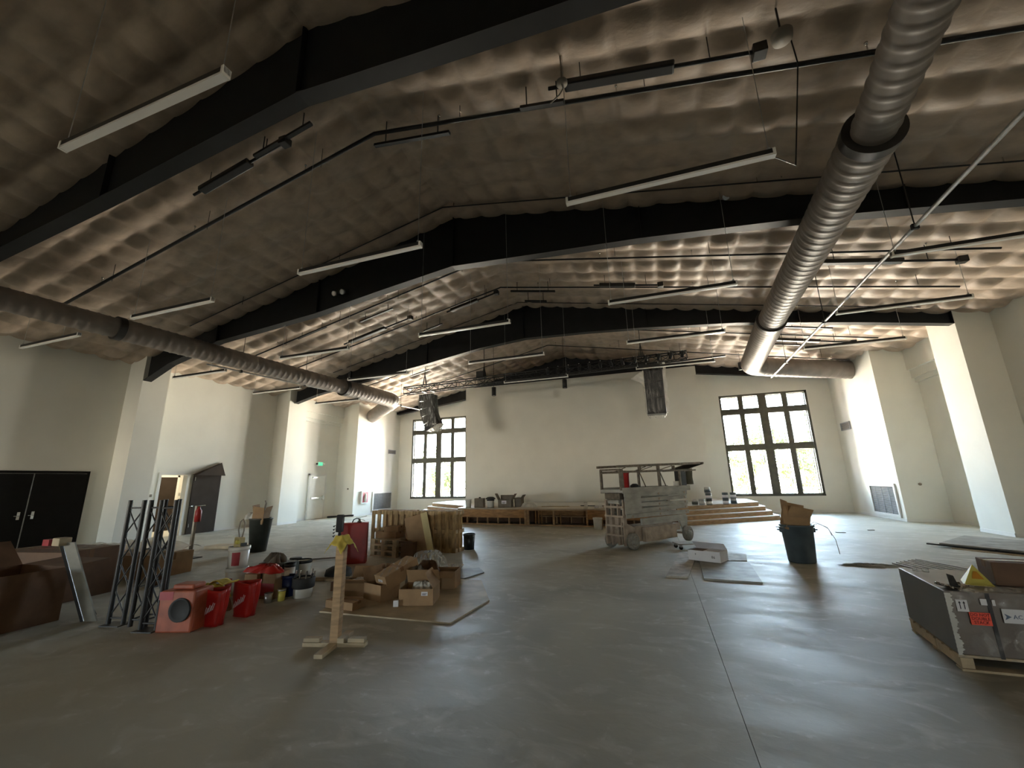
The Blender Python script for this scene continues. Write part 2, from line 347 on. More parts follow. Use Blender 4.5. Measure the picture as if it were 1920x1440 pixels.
roof = structure(MB().prismy([(XL-.2, cz(XL)+.1), (RX, RZ+.15), (XR+.2, cz(XR)+.1), (XR+.2, cz(XR)+.3), (RX, RZ+.4), (XL-.2, cz(XL)+.3)], YF-.2, YB+.28).build('ceiling_roof_deck', M['black']))
# tapered steel frames
def frame(y, prof, w=.24, t=.02):
    top = [(x, cz(x)+.02) for x in (prof[-1][0], RX, prof[0][0])]
    e = structure(MB().prismy(prof+top, y-.01, y+.01).build('roof_frame', M['beam']))
    fl_ = MB()
    for (xa, za), (xb, zb) in zip(prof[:-1], prof[1:]): fl_.prismy([(xa, za-t), (xb, zb-t), (xb, zb), (xa, za)], y-w/2, y+w/2)
    fl_.build('flange', M['beam'], e)
    xa, za = prof[0]; MB().box(xa-.02, xa+.0, y-w/2, y+w/2, za-.02, cz(xa)).build('end_plate', M['beam'], e)
    xa, za = prof[-1]; MB().box(xa, xa+.02, y-w/2, y+w/2, za-.02, cz(xa)).build('end_plate', M['beam'], e)
    st = MB()
    for x in (-12.6, -8.7, RX, .2, 4.8):
        if prof[0][0] < x < prof[-1][0]:
            for (xa, za), (xb, zb) in zip(prof[:-1], prof[1:]):
                if xa <= x <= xb: zz = za+(zb-za)*(x-xa)/(xb-xa)
            st.box(x-.006, x+.006, y-.1, y-.01, zz, cz(x))
    st.build('stiffener', M['beam'], e)
    return e
frame(3.62, [(-16.4, 4.7), (-14.7, 5.6), (-12.5, 6.2), (-8.7, 6.6), (-4.35, 7.16), (-2.3, 7.0), (.2, 6.85), (3.3, 6.6), (6.4, 6.1), (9.2, 5.5)])
frame(8.55, [(-15.72, 5.15), (-14.6, 5.62), (-12.5, 6.1), (-8.7, 6.42), (-6.35, 6.76), (-4.4, 7.02), (-2.3, 6.9), (.16, 6.77), (3.25, 6.5), (4.8, 6.3), (6.4, 6.08), (8.5, 5.75)])
frame(14.62, [(-15.72, 5.42), (-14.4, 5.74), (-11.5, 6.17), (-8.8, 6.53), (-6.3, 6.93), (-4.35, 7.10), (-1.95, 7.02), (0, 6.9), (3.03, 6.63), (6.2, 6.17), (8.46, 5.80)])
frame(22.15, [(-15.24, 5.93), (-10.6, 6.50), (-4.4, 7.12), (2.5, 6.78), (8.02, 6.02)], w=.3)

# ------------------------------------------------------------------ windows
def window(n, x0, x1):
    z0, z1 = WZ; y = YB
    w_ = structure(MB().box(x0-.01, x1+.01, y-.012, y+.2, z0-.06, z0).build('window_%d' % n, M['bronze']))
    b = MB(); b.box(x0, x0+.09, y, y+.24, z0, z1); b.box(x1-.09, x1, y, y+.24, z0, z1); b.box(x0, x1, y, y+.24, z1-.09, z1); b.box(x0, x1, y, y+.24, z0, z0+.04)
    b.build('window_frame', M['bronze'], w_)
    W = x1-x0; cols = [x0+W*t for t in (0, .25, .5, .75, 1)]
    for c, wd in ((cols[1], .22), (cols[2], .36), (cols[3], .22)):
        MB().box(c-wd/2, c+wd/2, y+.01, y+.12, z0+.02, z1-.05).build('mullion', M['bronze'], w_)
    rows = [z0+.04, z0+2.06, z0+2.34, z1-.98, z1-.70, z1-.09]
    for za, zb in ((rows[1], rows[2]), (rows[3], rows[4])):
        MB().box(x0+.05, x1-.05, y+.02, y+.13, za, zb).build('transom_bar', M['bronze'], w_)
    lim = [(x0+.09, cols[1]-.11), (cols[1]+.11, cols[2]-.18), (cols[2]+.18, cols[3]-.11), (cols[3]+.11, x1-.09)]
    for i, (xa, xb) in enumerate(lim):
        for j, (za, zb) in enumerate(((rows[0], rows[1]), (rows[2], rows[3]), (rows[4], rows[5]))):
            # outer sash deep in the wall, daylight on it put into its pale colour, thin dark glazing stop
            s = MB(); yy = y+.24
            s.box(xa, xa+.02, yy-.10, yy, za, zb); s.box(xb-.02, xb, yy-.10, yy, za, zb); s.box(xa, xb, yy-.10, yy, zb-.03, zb); s.box(xa, xb, yy-.10, yy, za, za+.025)
            so_ = s.build('sash', M['sashlit'], w_)
            q = MB(); q.box(xa+.06, xa+.085, yy-.03, yy, za+.04, zb-.03); q.box(xb-.085, xb-.06, yy-.03, yy, za+.04, zb-.03); q.box(xa+.06, xb-.06, yy-.03, yy, zb-.07, zb-.05)
            if j == 2:
                for t in (.25, .5, .75): q.box(xa+(xb-xa)*t-.006, xa+(xb-xa)*t+.006, yy-.025, yy-.005, za+.03, zb-.03)
                for t in (.33, .66): q.box(xa+.04, xb-.04, yy-.025, yy-.005, za+(zb-za)*t-.006, za+(zb-za)*t+.006)
            q.build('glazing_bar', M['bronze'], so_)
            MB().box(xa+.02, xb-.02, yy-.018, yy-.012, za+.02, zb-.02).build('pane', M['glass'], so_)
    return w_
window(1, *WL); window(2, *WR)

# ------------------------------------------------------------------ doors
# dark double doors on the near left
d1 = structure(MB().box(XL, XL+.03, 5.50, 7.93, 2.15, 2.22).box(XL, XL+.03, 5.50, 5.56, 0, 2.15).box(XL, XL+.03, 7.87, 7.93, 0, 2.15).build('door_1', M['leafblack']))
for ya, yb in ((5.57, 6.70), (6.735, 7.86)):
    lf_ = MB().box(XL+.004, XL+.045, ya, yb, .01, 2.14).build('door_leaf', M['leafblack'], d1, bevel=.004)
    hy = yb-.12 if ya < 6 else ya+.12
    hb = MB().box(XL+.045, XL+.055, hy-.03, hy+.03, .92, 1.12).tube([(XL+.05, hy, 1.02), (XL+.10, hy, 1.02), (XL+.105, hy-.11, 1.02)], .009)
    hb.build('door_handle', M['chrome'], lf_)
MB().box(XL+.01, XL+.02, 6.702, 6.733, .02, 2.13).build('astragal', M['steel'], d1)
# white exit door with a push bar, closer, frame
d2 = structure(MB().box(XL, XL+.05, 16.52, 16.60, 0, 2.22).box(XL, XL+.05, 17.63, 17.71, 0, 2.22).box(XL, XL+.05, 16.52, 17.71, 2.14, 2.22).build('door_2', M['trim']))
lf_ = MB().box(XL+.004, XL+.035, 16.605, 17.625, .015, 2.135).build('door_leaf', M['white'], d2, bevel=.003)
MB().box(XL+.04, XL+.10, 16.72, 17.55, .98, 1.06).box(XL+.035, XL+.11, 17.45, 17.58, .93, 1.12).build('push_bar', M['chrome'], lf_, bevel=.006)
MB().box(XL+.036, XL+.09, 16.75, 17.05, 2.0, 2.07).bar((XL+.06, 17.0, 2.08), (XL+.25, 17.3, 2.12), .02, .012).build('door_closer', M['steel'], lf_)
# open doorway with a lit corridor
d3 = structure(MB().box(XL-.215, XL+.02, D3[0]-.07, D3[0]+.015, 0, 2.21).box(XL-.215, XL+.02, D3[1]-.015, D3[1]+.07, 0, 2.21).box(XL-.215, XL+.02, D3[0]+.015, D3[1]-.015, 2.125, 2.21).build('door_3', M['trim']))
leaf = MB().box(-16.44, -16.395, 10.98, 12.02, .012, 2.13).build('door_leaf', M['leafdoor'], d3, bevel=.003)
MB().tube([(-16.39, 11.07, 1.0), (-16.33, 11.07, 1.0), (-16.325, 10.95, 1.0)], .011).lathe([(0, 0), (.03, 0), (.03, .012), (0, .012)], 16, (-16.39, 11.07, 1.0), Matrix.Rotation(PI/2, 4, 'Y')).build('door_handle', M['chrome'], leaf)
for z in (.25, 1.92): MB().box(-16.395, -16.385, 11.02, 11.045, z, z+.13).build('hinge', M['chrome'], leaf)
cor = MB(); cor.box(-19.2, -19.0, 8.6, 13, 0, 2.7); cor.box(-19.2, XL-.2, 8.4, 8.6, 0, 2.7); cor.box(-19.2, XL-.2, 13, 13.2, 0, 2.7); cor.box(-19.2, XL-.2, 8.4, 13.2, 2.7, 2.8); cor.box(-19.2, XL-.2, 8.4, 13.2, -.1, -.001)
structure(cor.build('wall_corridor', M['wall']))
d4 = structure(MB().box(-19.0, -18.96, 11.30, 12.05, 0, 2.1).build('door_4', M['leafdoor'], bevel=.003))
MB().box(-19.0, -18.95, 11.22, 11.30, 0, 2.18).box(-19, -18.95, 12.05, 12.13, 0, 2.18).box(-19, -18.95, 11.22, 12.13, 2.1, 2.18).build('door_frame', M['white'], d4)
cl = thing('corridor_light', 'lit ceiling panel glowing in the corridor beyond the open left doorway', 'ceiling light', (-17.9, 11.6, 2.66))
MB().cbox((0, 0, 0), (.62, 1.22, .04)).build('frame', M['white'], cl); MB().cbox((0, 0, -.024), (.56, 1.16, .008)).build('diffuser', emit('lit_panel', (1, .84, .62), 3.2), cl)
ld = bpy.data.lights.new('corridor_lamp', 'AREA'); ld.shape = 'RECTANGLE'; ld.size = .56; ld.size_y = 1.16; ld.energy = 26; ld.color = (1, .84, .62)
lo = bpy.data.objects.new('corridor_lamp', ld); C.objects.link(lo); lo.location = (-17.9, 11.6, 2.62)
tag(MB().box(-19.0, -18.985, 12.20, 12.30, 1.35, 1.47).box(-18.985, -18.98, 12.23, 12.27, 1.18, 1.24).build('light_switch', M['steel']), 'small grey switch plate on the bright corridor wall', 'light switch')
# dark board lodged above the open door
b = MB(); b.add([(-16.43, 10.93, 2.14), (-16.43, 12.04, 2.14), (-16.43, 12.0, 2.62), (-16.2, 10.93, 2.12), (-16.2, 12.04, 2.10), (-16.36, 11.95, 2.60)], [(0, 1, 2), (3, 5, 4), (0, 3, 4, 1), (1, 4, 5, 2), (0, 2, 5, 3)])
tag(b.build('cardboard_flap', M['leafdoor']), 'dark brown slanted board piece perched above the open brown door', 'board')
tag(MB().box(XL, XL+.012, 9.45, 9.72, 1.38, 1.47).build('room_sign', M['greybox'], bevel=.002), 'small dark rectangular plate on wall left of open doorway', 'wall plate')
# exit sign
ex = thing('exit_sign', 'green lit exit sign with twin lamp heads above white exit door', 'exit sign', (XL+.04, 17.16, 2.72))
MB().box(-.03, .03, -.17, .17, -.10, .10).build('housing', M['white'], ex, bevel=.008)
MB().box(.031, .034, -.15, .15, -.08, .08).build('sign_face', emit('green_face', (.05, .75, .42), .9), ex)
def text(name, s, size, m, parent, loc, rot, ext=.001, align='CENTER'):
    cu = bpy.data.curves.new(name, 'FONT'); cu.body = s; cu.size = size; cu.extrude = ext; cu.align_x = align; cu.align_y = 'CENTER'; cu.resolution_u = 2
    o = bpy.data.objects.new(name, cu); C.objects.link(o); cu.materials.append(m)
    dg = bpy.context.evaluated_depsgraph_get(); me = bpy.data.meshes.new_from_object(o.evaluated_get(dg))
    bpy.data.objects.remove(o); me.materials.clear(); me.materials.append(m)
    q = bpy.data.objects.new(name, me); C.objects.link(q); q.parent = parent; q.location = loc; q.rotation_euler = rot
    return q
text('lettering', 'EXIT', .15, M['white'], ex, (.036, 0, 0), (PI/2, 0, PI/2))
for s_ in (-1, 1): MB().lathe([(0, 0), (.045, 0), (.05, .06), (0, .06)], 14, (0, s_*.24, .0), Matrix.Rotation(PI/2, 4, 'Y')).bar((0, s_*.17, 0), (0, s_*.2, 0), .02, .02).build('lamp_head', M['black'] if s_ < 0 else M['white'], ex)
# return grilles
def grille(label, x, sgn, y0, y1, z0, z1, fr=.10, big=True, cat='air grille', name='return_grille'):
    g_ = thing(name, label, cat, (x, (y0+y1)/2, z0)); hw = (y1-y0)/2; h = z1-z0; a, b_ = sorted((sgn*.004, sgn*.05)); 
    f = MB(); f.box(a, b_, -hw, -hw+fr, 0, h); f.box(a, b_, hw-fr, hw, 0, h); f.box(a, b_, -hw+fr, hw-fr, 0, fr); f.box(a, b_, -hw+fr, hw-fr, h-fr, h)
    f.build('frame', M['trim'] if big else M['grille'], g_, bevel=.004)
    a2, b2 = sorted((sgn*.003, sgn*.008)); MB().box(a2, b2, -hw+fr, hw-fr, fr, h-fr).build('backing', M['greybox'], g_)
    n = max(5, int((h-2*fr)/.045)); me = None
    for i in range(n):
        z = fr+(i+.5)*(h-2*fr)/n
        if me is None:
            o = MB().bar((sgn*.022, -hw+fr, 0), (sgn*.022, hw-fr, 0), .03, .006, .6*sgn).build('louvre', M['grille'], g_, loc=(0, 0, z)); me = o
        else:
            o = me.copy(); C.objects.link(o); o.location = (0, 0, z)
    if big:
        for t in (-.5, 0, .5): MB().box(*sorted((sgn*.035, sgn*.045)), t*hw-.008, t*hw+.008, fr, h-fr).build('vertical_bar', M['grille'], g_)
    return g_
grille('large white framed return grille low on the left chase beside fire cabinet', -15.25, 1, 20.0, 21.85, .13, 1.22)
grille('large white framed return grille low on the right wall chase', 8.03, -1, 18.62, 20.55, .10, 1.27)
grille('small grey vent high on the left chase near back window', -15.25, 1, 21.3, 22.0, 3.42, 3.66, .03, False, 'vent', 'wall_vent')
grille('small grey vent high on the right chase near back window', 8.03, -1, 21.05, 21.95, 3.50, 3.84, .03, False, 'vent', 'wall_vent')
fc = thing('extinguisher_cabinet', 'white framed fire extinguisher cabinet with red panel on left chase', 'fire cabinet', (-15.25, 19.28, .62))
MB().box(.003, .10, -.30, .30, 0, .66).build('cabinet_box', M['trim'], fc, bevel=.006); MB().box(.101, .106, -.22, .22, .06, .60).build('door_panel', M['redlab'], fc)
MB().lathe([(0, 0), (.075, .0), (.075, .34), (.03, .40), (.03, .44), (0, .44)], 14, (.11, 0, .1)).build('extinguisher', M['white'], fc)
for x, y, z, t in ((8.60, 18.33, 1.25, 'small round wall device on the face of the right chase'), (-15.62, 18.43, 1.42, 'small round wall device on the face of the left chase')):
    tag(MB().lathe([(0, 0), (.045, 0), (.045, .02), (.02, .035), (0, .035)], 14, (x, y, z), Matrix.Rotation(PI/2, 4, 'X')).build('wall_sensor', M['greybox']), t, 'sensor')

# ------------------------------------------------------------------ ceiling services
LZ = 5.25
def pendant(label, x, y, xlen=2.44):
    p = thing('pendant_light', label, 'pendant light', (x, y, LZ), 0, 'linear pendant lights')
    return p
pl0 = pendant('x', 0, 0)
MB().box(0, 2.44, -.032, .032, .014, .075).build('housing', M['black'], pl0); MB().box(.01, 2.43, -.036, .036, -.012, .013).build('diffuser', M['diff'], pl0)
for xx in (.0, 2.41): MB().box(xx, xx+.03, -.038, .038, -.014, .078).build('end_cap', M['white'], pl0)
def hang(p, x):
    for xx in ((.06, 2.38) if x > -12 else (.06, 1.75)):
        h = cz(x+xx)-LZ-.03
        MB().tube([(xx, 0, .075), (xx, 0, h)], .0045, 5).lathe([(0, .075), (.02, .075), (.02, .11), (0, .12)], 8, (xx, 0, 0)).build('suspension_wire', M['steel'], p)
spots = [(-5.73, 1.95, 'nearest and largest slim pendant light bar, high in the upper left corner')]
for y_, row, xx in ((None, 'second', ((-15.12, 5.37), (-10.40, 5.17), (-5.56, 4.95), (-.79, 4.76))), (None, 'third', ((-15.06, 8.92), (-10.02, 8.60), (-5.31, 8.45), (-.61, 8.25), (4.15, 8.07))),
                    (None, 'fourth', ((-14.88, 11.72), (-10.0, 11.42), (-5.2, 11.18), (-.42, 11.10), (4.29, 10.80))), (None, 'fifth', ((-14.40, 14.45), (-5.08, 14.08), (-.30, 14.02), (4.46, 13.68)))):
    order = ['first', 'second', 'third', 'fourth', 'fifth']
    cols_ = order if row != 'fifth' else ['first', 'third', 'fourth', 'fifth']
    for (x_, yy_), c_ in zip(xx, cols_): spots.append((x_, yy_, 'slim pendant light bar, %s column from left wall, %s row from camera' % (c_, row)))
for i, (x_, y_, lb_) in enumerate(spots):
    p = pl0 if i == 0 else copy_tree(pl0)
    p.location = (x_, y_, LZ); p['label'] = lb_
    hang(p, x_)
# hangs above were added after copying: drop the copies of earlier wires
for p in [o for o in C.objects if o.name.startswith('pendant_light')]:
    ws = [c for c in p.children if c.name.startswith('suspension_wire')]
    for c in ws[:-2]: bpy.data.objects.remove(c)

def duct(label, pts, rads, arm):
    d = thing('spiral_duct', label, 'duct')
    for i in range(len(pts)-1):
        a, b_ = Vector(pts[i]), Vector(pts[i+1]); L_ = (b_-a).length; n = max(2, int(L_/.035)); t = (b_-a)/L_
        r = rads[i]; P = []; R_ = []
        for k_ in range(n+1):
            P.append(a+t*L_*k_/n); R_.append(r+(.012 if k_ % 6 == 0 else 0))
        MB().tube(P, R_, 40).build('duct_section', M['duct'], d)
        if i: MB().tube([a-t*.05, a+t*.10], max(rads[i], rads[i-1])+.022, 40).build('collar', M['ductdark'], d)
    e0 = Vector(pts[-1]); e1 = Vector(arm); r = rads[-2] if len(rads) > len(pts)-1 else rads[-1]
    # elbow gores then the arm into the wall
    t = (Vector(pts[-1])-Vector(pts[-2])).normalized(); s = (e1-e0).normalized()
    bend = [e0]; q = e0.copy()
    for k_ in range(1, 6):
        dv = (t*(1-k_/5)+s*(k_/5)).normalized(); q = q+dv*.16; bend.append(q.copy())
    for k_ in range(5): MB().tube([bend[k_], bend[k_+1]], r, 40).build('elbow_gore', M['duct'], d)
    L_ = (e1-q).length; n = int(L_/.035); P = [q+(e1-q)*k_/n for k_ in range(n+1)]
    MB().tube(P, [r+(.011 if k_ % 6 == 0 else 0) for k_ in range(n+1)], 40).build('duct_arm', M['duct'], d)
    return d
duct('large grey ribbed round duct under the right ceiling slope', [(2.42, 1.4, 6.0), (3.10, 5.75, 6.0), (3.55, 12.8, 6.0), (4.02, 18.0, 6.0)], [.25, .33, .37], (8.1, 20.05, 5.84))
duct('grey ribbed round duct under the left ceiling slope', [(-12.9, 2.0, 5.65), (-12.6, 6.0, 5.65), (-12.12, 13.6, 5.65), (-11.95, 16.6, 5.65)], [.25, .28, .34], (-15.3, 19.6, 5.45))
# conduit bars
for lb_, a, b_ in (('thin pale conduit rail hanging along the right side beside the duct', (4.02, 2.2, 5.45), (4.72, 18.3, 5.45)), ('thin pale conduit rail hanging along the left side behind the duct', (-12.9, 8.5, 5.40), (-11.55, 18.8, 5.45))):
    r = thing('conduit_rail', lb_, 'conduit'); a = Vector(a); b_ = Vector(b_)
    MB().tube([a, b_], .028, 8).build('rail', M['steel'], r)
    for t in (.1, .33, .6, .85):
        q = a+(b_-a)*t; MB().tube([q, (q.x, q.y, cz(q.x)-.02)], .009, 6).cbox(q, (.09, .05, .09)).build('hanger', M['black'], r)
# sprinkler lines that follow the slopes
def sprinkler(label, pts, r=.022, drops=8, cat='sprinkler pipe', hgt=.3):
    s = thing('sprinkler_pipe', label, cat)
    MB().tube(pts, r, 8).build('pipe', M['black'], s)
    L_ = [Vector(p) for p in pts]; tot = sum((b_-a).length for a, b_ in zip(L_[:-1], L_[1:])); 
    for k_ in range(drops):
        d = tot*(k_+.5)/drops
        for a, b_ in zip(L_[:-1], L_[1:]):
            l = (b_-a).length
            if d <= l: q = a+(b_-a)*d/l; break
            d -= l
        MB().tube([q, (q.x, q.y, q.z+.14)], .008, 6).lathe([(0, .14), (.018, .14), (.022, .17), (0, .175)], 8, q).build('sprinkler_head', M['chrome'], s)
        MB().tube([(q.x+.4, q.y, q.z-.01), (q.x+.4, q.y, cz(q.x+.4))], .006, 6).build('hanger_rod', M['black'], s)
    return s
def along(y0, xs_, off): return [(x, y0 if not callable(y0) else y0(x), cz(x)-off) for x in xs_]
sprinkler('black sprinkler pipe crossing the bay nearest the camera', along(5.25, (-13.5, RX, 4.5), .42), .035, 6)
sprinkler('upper black sprinkler pipe crossing the middle bay', along(10.2, (-13.2, RX, 7.0), .42), .024, 9)
sprinkler('lower black sprinkler pipe crossing the middle bay', along(12.0, (-13.4, RX, 7.3), .42), .024, 9)
sprinkler('black sprinkler pipe crossing the rear bay just past second frame', along(15.9, (-12.9, RX, 7.3), .42), .022, 9)
sprinkler('black sprinkler pipe crossing the rear bay above the stage', along(18.6, (-12.9, RX, 7.5), .42), .02, 8)
# conduit pipes at the top of the frames
for y_, t in ((7.9, 'thin conduit running along the near roof frame top'), (13.9, 'thin conduit running along the second roof frame top')):
    sprinkler(t, along(y_, (-13.0, RX, 7.5), .16), .014, 6, 'conduit')
# gas tube heaters and short struts under the insulation
def strut(label, x0, x1, y, off, w, h, nm='ceiling_strut', cat='strut'):
    s = thing(nm, label, cat); a = (x0, y, cz(x0)-off); b_ = (x1, y, cz(x1)-off)
    MB().bar(a, b_, w, h).build('bar', M['black'], s)
    for t in (.15, .85):
        x = x0+(x1-x0)*t; MB().tube([(x, y, cz(x)-off), (x, y, cz(x))], .01, 6).build('hanger_rod', M['black'], s)
    return s
H_ = [(-10.3, -7.8, 11.7, 'long dark tube heater on left slope in the middle bay'), (-6.4, -4.7, 12.25, 'dark tube heater just left of the ridge in the middle bay'), (-1.1, .6, 11.9, 'dark tube heater just right of the ridge in the middle bay'), (4.2, 6.6, 10.7, 'dark tube heater on right slope beyond the duct in middle bay'),
      (-.75, 1.7, 4.98, 'wide dark tube heater overhead on right slope in nearest bay'), (-7.9, -5.9, 4.6, 'dark tube heater overhead on left slope in nearest bay'), (4.5, 6.8, 16.5, 'dark tube heater on right slope in the rear bay')]
for x0, x1, y, lb_ in H_:
    h = thing('tube_heater', lb_, 'heater', (0, 0, 0), 0, 'tube heaters under the ceiling'); a = Vector((x0, y, cz(x0)-.40)); b_ = Vector((x1, y, cz(x1)-.40)); t = (b_-a)
    MB().bar(a, a+t*.62, .16, .10).build('reflector', M['black'], h, bevel=.02); MB().tube([a-t*.1, b_+t*.05], .028, 8).build('tube', M['black'], h)
    MB().cbox(b_+t*.03, (.16, .16, .14)).build('burner_box', M['black'], h, bevel=.01)
    for q in (.1, .8): p_ = a+t*q; MB().tube([p_, (p_.x, p_.y, cz(p_.x))], .008, 6).build('hanger_rod', M['black'], h)
S_ = [(-4.5, -2.9, 5.4, .5), (-1.5, -.8, 5.15, .5), (-4.15, -2.6, 12.35, .4), (-3.9, -3.1, 13.2, .4), (-9.2, -7.9, 10.9, .3), (-11.4, -10.2, 10.4, .3), (-8.0, -7.2, 13.1, .3), (4.6, 5.9, 15.3, .35), (4.5, 5.6, 17.2, .35), (-6.5, -5.2, 4.55, .4), (-11.0, -9.9, 16.8, .3)]
nm_ = ['short dark strut at ridge in nearest bay', 'very short dark strut under right slope in nearest bay', 'short dark strut right of ridge in middle bay', 'short dark strut at ridge near the second frame', 'short dark strut on left slope beside long heater', 'short dark strut far left in middle bay', 'short dark strut on left slope near second frame', 'short dark strut right of duct just past second frame', 'short dark strut right of duct in rear bay', 'short dark strut on left slope in nearest bay', 'short dark strut on left slope in rear bay']
for (x0, x1, y, off), lb_ in zip(S_, nm_): strut(lb_, x0, x1, y, off, .07, .05)
# ceiling disc with cable near pendant B
dk = thing('junction_box', 'round junction box with dangling cable over the nearest right pendant', 'junction box', (-.75, 4.75, cz(-.75)-.62))
MB().lathe([(0, 0), (.08, 0), (.08, .04), (0, .05)], 18).build('cover', M['cable'], dk); MB().tube([(0, 0, 0), (.01, .02, -.06), (-.05, .03, -.14), (-.2, .1, -.16)], .01, 6).tube([(0, 0, .04), (0, 0, .6)], .012, 6).build('cable', M['cable'], dk)
dk = thing('junction_box', 'pale round fitting with long cable drop under right slope in nearest bay', 'junction box', (1.95, 4.75, cz(1.95)-.55))
MB().lathe([(0, 0), (.11, 0), (.12, .08), (.04, .14), (0, .14)], 18).build('cover', M['cable'], dk); MB().tube([(.1, .05, .1), (.14, .1, -.3), (.0, .35, -1.5), (-.35, .05, -(cz(1.95)-.55-LZ)+.05)], .008, 6).tube([(0, 0, .1), (0, 0, .55)], .012, 6).build('cable', M['black'], dk)
# floodlights on near beam
for x_, t in ((2.05, 'small twin spotlight on near roof frame right of the ridge'), (-7.9, 'small twin spotlight on near roof frame left of the ridge')):
    e = thing('emergency_light', t, 'spotlight', (x_, 8.46, 7.35 if x_ > 0 else 6.95)); 
    MB().cbox((0, .0, 0), (.10, .06, .12)).build('housing', M['black'], e)
    for s_ in (-1, 1): MB().lathe([(0, 0), (.06, 0), (.075, .08), (.06, .085), (0, .07)], 14, (s_*.14, -.02, -.05), Matrix.Rotation(2.0, 4, 'X')).build('lamp_head', M['steel'], e)
# downlight cylinders
for x_, y_, z_, t in ((-5.88, 15.05, 5.02, 'left black cylinder downlight hanging before the stage wall'), (-2.97, 15.05, 5.06, 'middle black cylinder downlight hanging before the stage wall'), (3.92, 19.4, 6.12, 'right black cylinder downlight above the right window')):
    d = thing('cylinder_downlight', t, 'downlight', (x_, y_, z_), 0, 'cylinder downlights')
    MB().lathe([(0, .34), (.09, .34), (.09, 0), (.082, 0), (.082, .02)], 20).build('housing', M['black'], d); MB().lathe([(0, .018), (.082, .018)], 20).build('lens', M['diff'], d)
    MB().tube([(0, 0, .34), (0, 0, cz(x_)-z_)], .008, 6).build('stem', M['black'], d)

# lighting truss
def trussbox(parent, L_, w, h, step, m, r=.025, rb=.012):
    for sy in (-1, 1):
        for sz in (0, 1): MB().tube([(0, sy*w/2, sz*h), (L_, sy*w/2, sz*h)], r, 8).build('chord', m, parent)
    n = int(L_/step)
    for k_ in range(n+1):
        x = L_*k_/n; 
        MB().tube([(x, -w/2, 0), (x, -w/2, h), (x, w/2, h), (x, w/2, 0), (x, -w/2, 0)], rb, 6).build('cross_brace', m, parent)
        if k_ < n:
            x2 = L_*(k_+1)/n; a, b_ = (0, h) if k_ % 2 else (h, 0)
            br = MB().tube([(x, -w/2, a), (x2, -w/2, b_)], rb, 6).tube([(x, w/2, b_), (x2, w/2, a)], rb, 6).tube([(x, -w/2, 0) if k_ % 2 else (x, w/2, 0), (x2, w/2, 0) if k_ % 2 else (x2, -w/2, 0)], rb, 6)
            br.build('diagonal_brace', m, parent)
tr_ = thing('lighting_truss', 'long black box truss hanging in front of the stage', 'truss', (-10.0, 15.0, 5.43)); tr_.rotation_euler = (0, -math.atan2(.24, 11.4), 0)
trussbox(tr_, 11.42, .29, .28, .42, M['black'])
for t in (.95, 3.72, 9.9):
    q = thing('truss_sling', 'black cable sling holding the truss, %s' % {.95: 'left end over wrapped speaker', 3.72: 'second from left', 9.9: 'right end over wrapped speaker'}[t], 'sling', (-10+t, 15.0, 5.71+t*.021))
    h = cz(-10+t)-(5.71+t*.021)
    MB().tube([(-.09, 0, 0), (0, 0, .55), (.09, 0, 0)], .02, 6).tube([(0, -.12, 0), (0, 0, .5), (0, .12, 0)], .02, 6).tube([(0, 0, .5), (0, 0, h)], .014, 6).build('cable', M['black'], q)
    MB().cbox((0, 0, h-.08), (.22, .12, .08)).build('beam_clamp', M['steel'], q)
tag(MB().cbox((-6.42, 15.0, 5.93), (.32, .28, .26)).build('truss_control_box', M['black'], bevel=.01), 'black box sitting on the truss near its second sling', 'control box')
track = thing('light_track', 'thin white-edged rail of lights clamped under the truss right half', 'track', (-3.2, 14.86, 5.53)); track.rotation_euler = (0, -math.atan2(.24, 11.4), 0)
MB().box(-1.6, 5.8, -.03, .03, -.05, 0).build('rail', M['black'], track)
sp0 = None
ORD = ['first', 'second', 'third', 'fourth', 'fifth', 'sixth', 'seventh', 'eighth', 'ninth', 'tenth', 'eleventh', 'twelfth', 'thirteenth']
for i in range(13):
    x = -3.55+i*.40; z = 5.70+.021*(x+10)
    if sp0 is None:
        sp0 = thing('stage_spotlight', 'x', 'spotlight', (x, 14.82, z), 0, 'stage spotlights on the truss')
        MB().lathe([(0, 0), (.055, 0), (.06, .2), (.04, .24), (0, .24)], 14, (0, 0, -.22), Matrix.Rotation(.5, 4, 'X')).build('lamp_body', M['black'], sp0)
        MB().box(-.075, .075, -.01, .01, -.10, .02).build('yoke', M['black'], sp0); MB().lathe([(0, -.005), (.052, -.005)], 14, (0, .0, -.22), Matrix.Rotation(.5, 4, 'X')).build('lens', M['diff'], sp0)
        MB().cbox((0, 0, .035), (.035, .03, .03)).build('clamp', M['white'], sp0); s = sp0
    else: s = copy_tree(sp0)
    s.location = (x, 14.82, z); s.rotation_euler = (0, 0, random.uniform(-.7, .7))
    s['label'] = 'small black stage spotlight on the ceiling truss, %s from left in the row' % ORD[i]
